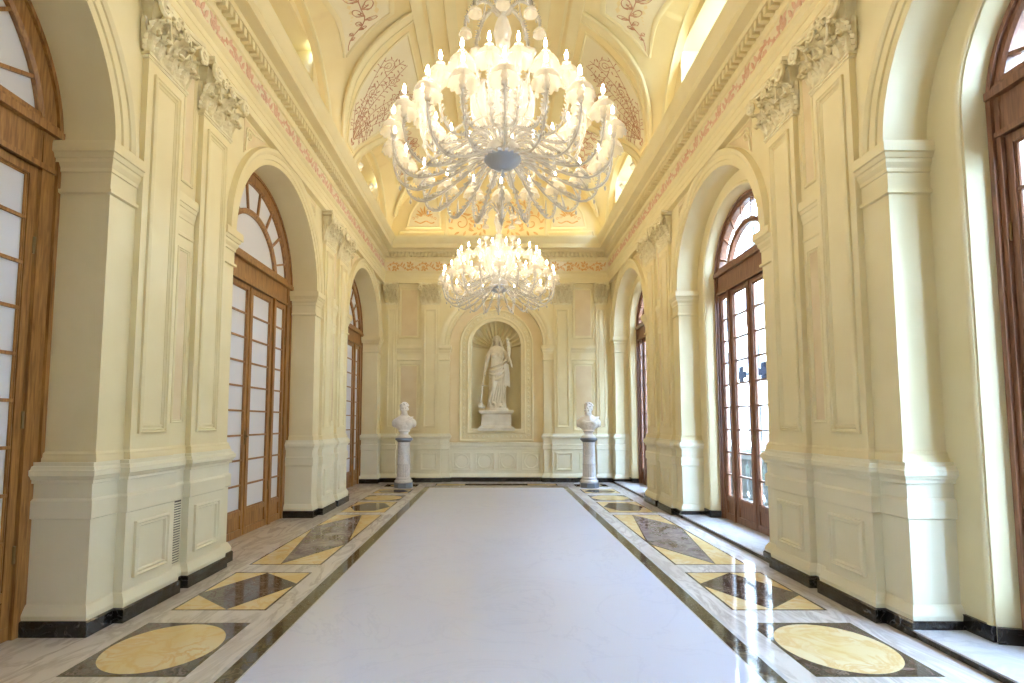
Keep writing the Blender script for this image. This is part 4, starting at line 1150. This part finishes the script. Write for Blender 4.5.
# neck, head, veil
sb.tube([(0, .0, 1.66), (0, -.005, 1.80)], [.062, .052], 12)
head(sb, (0, -.035, 1.895), 1.05, R(6))
ve = []
for i in range(9):       # veil falling from the head to the shoulders
    a = R(-5+190*i/8)
    sb.tube([(0.02*cos(a), .03, 2.005), (.082*cos(a), .02+.085*sin(a)*.9, 1.95), (.098*cos(a), .02+.095*sin(a), 1.84), (.125*cos(a), .03+.10*sin(a), 1.72), (.19*cos(a), .03+.10*sin(a), 1.58), (.20*cos(a), .05+.10*sin(a), 1.35)], [.022, .030, .032, .034, .036, .02], 8)
sb.ell((0, .03, 1.97), (.085, .09, .07))
# right arm (viewer's left) hanging, hand on the staff
sb.tube([(-.175, .0, 1.58), (-.235, -.01, 1.42), (-.262, -.02, 1.26), (-.285, -.07, 1.12), (-.305, -.115, .98)], [.062, .058, .046, .042, .026], 12)
sb.ell((-.312, -.135, .925), (.026, .034, .042))
for i in range(4): sb.tube([(-.322+.012*i, -.150, .925-.004*i), (-.326+.014*i, -.176, .905-.006*i), (-.318+.012*i, -.168, .875-.004*i)], [.011, .010, .009], 6)
sb.tube([(-.290, -.125, .93), (-.285, -.155, .90), (-.298, -.17, .885)], [.012, .010, .008], 6)
# left arm bent, raising the attribute
sb.tube([(.175, .0, 1.58), (.245, -.01, 1.45), (.275, -.05, 1.30), (.285, -.14, 1.30), (.295, -.20, 1.40)], [.062, .056, .046, .040, .028], 12)
sb.ell((.298, -.215, 1.445), (.032, .03, .042))
for i in range(4): sb.tube([(.280+.013*i, -.225, 1.47), (.278+.014*i, -.245, 1.495), (.284+.012*i, -.232, 1.52)], [.011, .010, .008], 6)
sb.tube([(.268, -.21, 1.44), (.262, -.235, 1.47), (.272, -.245, 1.49)], [.012, .010, .008], 6)
so = sb.build('statue', M_STAT); so.location = (0.015, NY, PZ+.055)
remesh(so, .010); so.scale = (1.08, 1.0, 1.0)
tag(so, 'cream stone statue of a veiled robed woman standing in the shell niche', 'statue')
bs = MB(); bs.lathe([(.30, 0), (.30, .035), (.285, .06)], 28); bso = bs.build('round_base', M_STAT, so); bso.location = (0, 0, -.055); bso.scale = (1, .78, 1)
sf = MB()       # long staff with a cross bar and a block at its foot
sf.tube([(-.335, -.14, 1.02), (-.325, -.15, .90), (-.375, -.155, .50), (-.405, -.16, .10)], [.014, .016, .019, .024], 10)
sf.tube([(-.39, -.155, .62), (-.20, -.19, .60)], [.016, .016], 8)
sf.ell((-.405, -.16, .06), (.075, .06, .075), 12, 8); sf.ell((-.34, -.15, .03), (.07, .05, .04), 12, 8)
sfo = sf.build('staff', M_STAT, so, smooth=True)
ch_ = MB()       # small child-like figure raised on the left hand
loft(ch_, dense([(1.42, .31, -.20, .03, .03), (1.50, .31, -.20, .045, .038), (1.60, .305, -.20, .058, .045), (1.70, .30, -.20, .042, .036), (1.78, .295, -.20, .052, .04), (1.83, .29, -.20, .03, .028)], 4), 20)
ch_.ell((.288, -.205, 1.885), (.042, .045, .052)); ch_.tube([(.25, -.21, 1.80), (.235, -.23, 1.90), (.26, -.22, 1.98)], [.018, .015, .012], 8); ch_.tube([(.335, -.21, 1.80), (.375, -.22, 1.74), (.36, -.23, 1.66)], [.018, .015, .012], 8)
ch_.tube([(.30, -.20, 1.42), (.345, -.20, 1.28), (.37, -.19, 1.16), (.385, -.19, 1.10)], [.03, .034, .028, .012], 10)
cho = ch_.build('raised_figure', M_STAT, so); remesh(cho, .010)

# ------------------------------------------------------------------ busts on marble columns
def column(x, y, label):
    root = empty('pedestal_column', (x, y, 0)); tag(root, label, 'pedestal')
    p = MB(); n8 = [(R(22.5+45*i)) for i in range(8)]
    rows = [[(r*cos(a), r*sin(a), z) for a in n8] for r, z in ((.235, 0), (.235, .105), (.225, .12))]
    p.grid(rows, closed_v=True); p.poly(rows[-1]); p.build('octagonal_plinth', M_PLIN, root)
    t = MB(); t.lathe([(.215, .12), (.222, .14), (.215, .175), (.19, .19), (.178, .20), (.190, .215), (.186, .235), (.165, .25), (.160, .262)], 36)
    t.build('base_molding', M_COLU, root, smooth=True)
    f = MB(); f.lathe([(.156, .25), (.156, .27), (.154, .54), (.150, .555)], 96, wav=lambda i, a, r, z: (r-(.011*max(0, cos(16*a))**.6 if 0 < i < 3 else 0), z)); f.build('fluted_shaft', M_COLU, root, auto=40)
    u = MB(); u.lathe([(.157, .55), (.160, .56), (.160, .575), (.154, .582), (.146, 1.08), (.152, 1.09), (.152, 1.105), (.146, 1.11)], 40)
    for k in range(9):
        a = R(-150+15*k)
        u.ell((.152*cos(a), .152*sin(a), .80-.035*sin(pi*k/8)), (.014, .012, .012), 8, 5)
    u.build('plain_shaft', M_COLU, root, auto=40)
    c = MB(); c.lathe([(.146, 1.10), (.165, 1.115), (.185, 1.14), (.195, 1.15), (.212, 1.155), (.212, 1.20), (.200, 1.21)], 40); c.build('cap_slab', M_PLIN, root, auto=40)
    return root
CXB = 2.285; CYB = 12.78
column(-CXB, CYB, 'grey marble column with fluted lower shaft carrying the left bust')
column(CXB, CYB, 'grey marble column with fluted lower shaft carrying the right bust')
def bust(x, y, yaw, turn, kind, label):
    b = MB()
    # socle
    b.lathe([(.17, 0), (.17, .03), (.16, .045), (.12, .07), (.10, .10), (.105, .14), (.14, .165), (.145, .19), (.12, .20)], 28)
    rings = [(.17, 0, 0, .09, .075), (.22, 0, 0, .15, .10), (.28, 0, 0, .22, .13), (.35, 0, 0, .285, .15), (.42, 0, 0, .300, .15), (.48, 0, .0, .265, .14), (.53, 0, .005, .195, .125), (.58, 0, .01, .12, .095), (.62, 0, .0, .082, .08), (.70, 0, -.01, .070, .075)]
    loft(b, dense(rings, 5), 64, lambda th, z: .02*sin(15*th+9*z) if z < .56 else 0)
    for q in (-1, 1): b.ell((q*.10, -.10, .40), (.095, .06, .085))
    for i in range(7):      # toga folds
        pts = []
        for t in range(11):
            u = t/10; th = R(-178+(150 if kind == 0 else 170)*u)
            pts.append(((.265-.02*i)*cos(th), (.150-.004*i)*sin(th)-.004*i, .46-.04*i+(.10*u)-.16*sin(pi*u)*(.6+.08*i) + .04*i))
        b.tube(pts, .013, 7)
    for i in range(4):
        b.tube([(-.13+.03*i, -.07, .52), (-.10+.035*i, -.125, .42), (-.02+.03*i, -.145, .30)] if kind == 0 else [(.14-.03*i, -.07, .52), (.15-.035*i, -.125, .42), (.05-.03*i, -.145, .30)], [.012, .016, .010], 7)
    for q in (-1, 1): b.ell((q*.235, 0, .37), (.065, .09, .10))
    head(b, (0, -.035, .77), 1.27, turn, 'short', kind == 1)
    o = b.build('bust', M_BUST); o.location = (x, y, 1.212); o.rotation_euler = (0, 0, yaw); o.scale = (1.0, 1.0, .93)
    remesh(o, .0085); tag(o, label, 'bust'); return o
bust(-CXB, CYB, R(4), R(4), 0, 'white marble bust of a draped man on the left column')
bust(CXB, CYB, R(-8), R(-28), 1, 'white marble bust of a draped man on the right column')

# ------------------------------------------------------------------ outside the right windows
g = MB(); g.box((4.05, -30, -.6), (60, 60, -.5)); st(g.build('ground', M_GROUND))
g = MB(); g.box((-60, -30, -.6), (-4.05, 60, -.5)); st(g.build('ground', M_GROUND))
bal = empty('balustrade', (5.6, 0, -.5)); tag(bal, 'weathered stone balustrade of the terrace outside the right windows', 'balustrade')
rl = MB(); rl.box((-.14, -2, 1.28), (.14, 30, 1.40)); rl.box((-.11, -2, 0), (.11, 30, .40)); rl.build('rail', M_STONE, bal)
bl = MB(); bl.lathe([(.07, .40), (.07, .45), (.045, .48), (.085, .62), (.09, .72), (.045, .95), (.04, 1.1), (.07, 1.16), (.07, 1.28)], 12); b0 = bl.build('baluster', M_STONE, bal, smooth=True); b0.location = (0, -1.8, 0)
for k in range(1, 90):
    c_ = copy_tree(b0, bal); c_.location = (0, -1.8+k*.33, 0)
fb = empty('building', (17, 0, -.5)); tag(fb, 'pale rendered building across the street outside the right windows', 'building')
w_ = MB(); w_.box((0, -10, 0), (6, 60, 16)); w_.build('facade', M_FACADE, fb)
for fz_ in range(4):
    for k in range(16):
        m_ = MB(); y0 = -8+k*4.1; z0_ = 1.0+fz_*3.9
        m_.box((-.10, y0-.12, z0_-.12), (.0, y0+1.42, z0_+2.22)); wn = m_.build('window', M_STONE, fb)
        m_ = MB(); m_.box((-.12, y0, z0_), (-.09, y0+1.3, z0_+2.1)); m_.build('pane', M_DARKW, wn)
cr = MB()
for (y0, z0_) in ((0, 0), (2.5, 0)):
    cr.prism([(y0-.18, -.5), (y0+.18, -.5), (y0+.18, -.18), (y0+.5, -.18), (y0+.5, .18), (y0+.18, .18), (y0+.18, .5), (y0-.18, .5), (y0-.18, .18), (y0-.5, .18), (y0-.5, -.18), (y0-.18, -.18)], (-.06, .06), lambda a, b, h: (h, a, b))
co = cr.build('cross_sign', M_CROSS); tag(co, 'pair of dark grey cross shaped signs seen through the second right window', 'sign'); co.location = (14.5, 27.7, 4.35)
po = MB(); po.tube([(0, 1.25, -4.84), (0, 1.25, .0)], .06, 8); po.box((-.04, -.6, -.05), (.04, 3.1, .05)); po.build('sign_post', M_CROSS, co)
rs = MB(); rs.box((-.05, -.5, -.35), (.05, .5, .35)); ro = rs.build('notice_board', M_SIGNR)
ro.location = (14.6, 27.4, .6); tag(ro, 'small red board in the street beyond the second right window', 'sign')
pp_ = MB(); pp_.tube([(0, 0, -1.1), (0, 0, -.3)], .04, 8); pp_.build('post', M_STONE, ro)
hd = MB(); rnd = random.Random(9)
hd.box((-.5, -5, 0), (.5, 40, 1.15))
for k in range(2600):
    y = rnd.uniform(-5, 40); z = rnd.uniform(.1, 1.3); x = -.5-rnd.uniform(0, .12) if rnd.random() < .7 else rnd.uniform(-.5, .5)
    if x > -.5: z = 1.15+rnd.uniform(0, .15)
    a = rnd.uniform(0, 6.28); d = .09
    hd.add([(x, y, z), (x-.03, y+d*cos(a), z+d*sin(a)), (x+.03, y+d*cos(a+1.3), z+d*sin(a+1.3))], [(0, 1, 2)])
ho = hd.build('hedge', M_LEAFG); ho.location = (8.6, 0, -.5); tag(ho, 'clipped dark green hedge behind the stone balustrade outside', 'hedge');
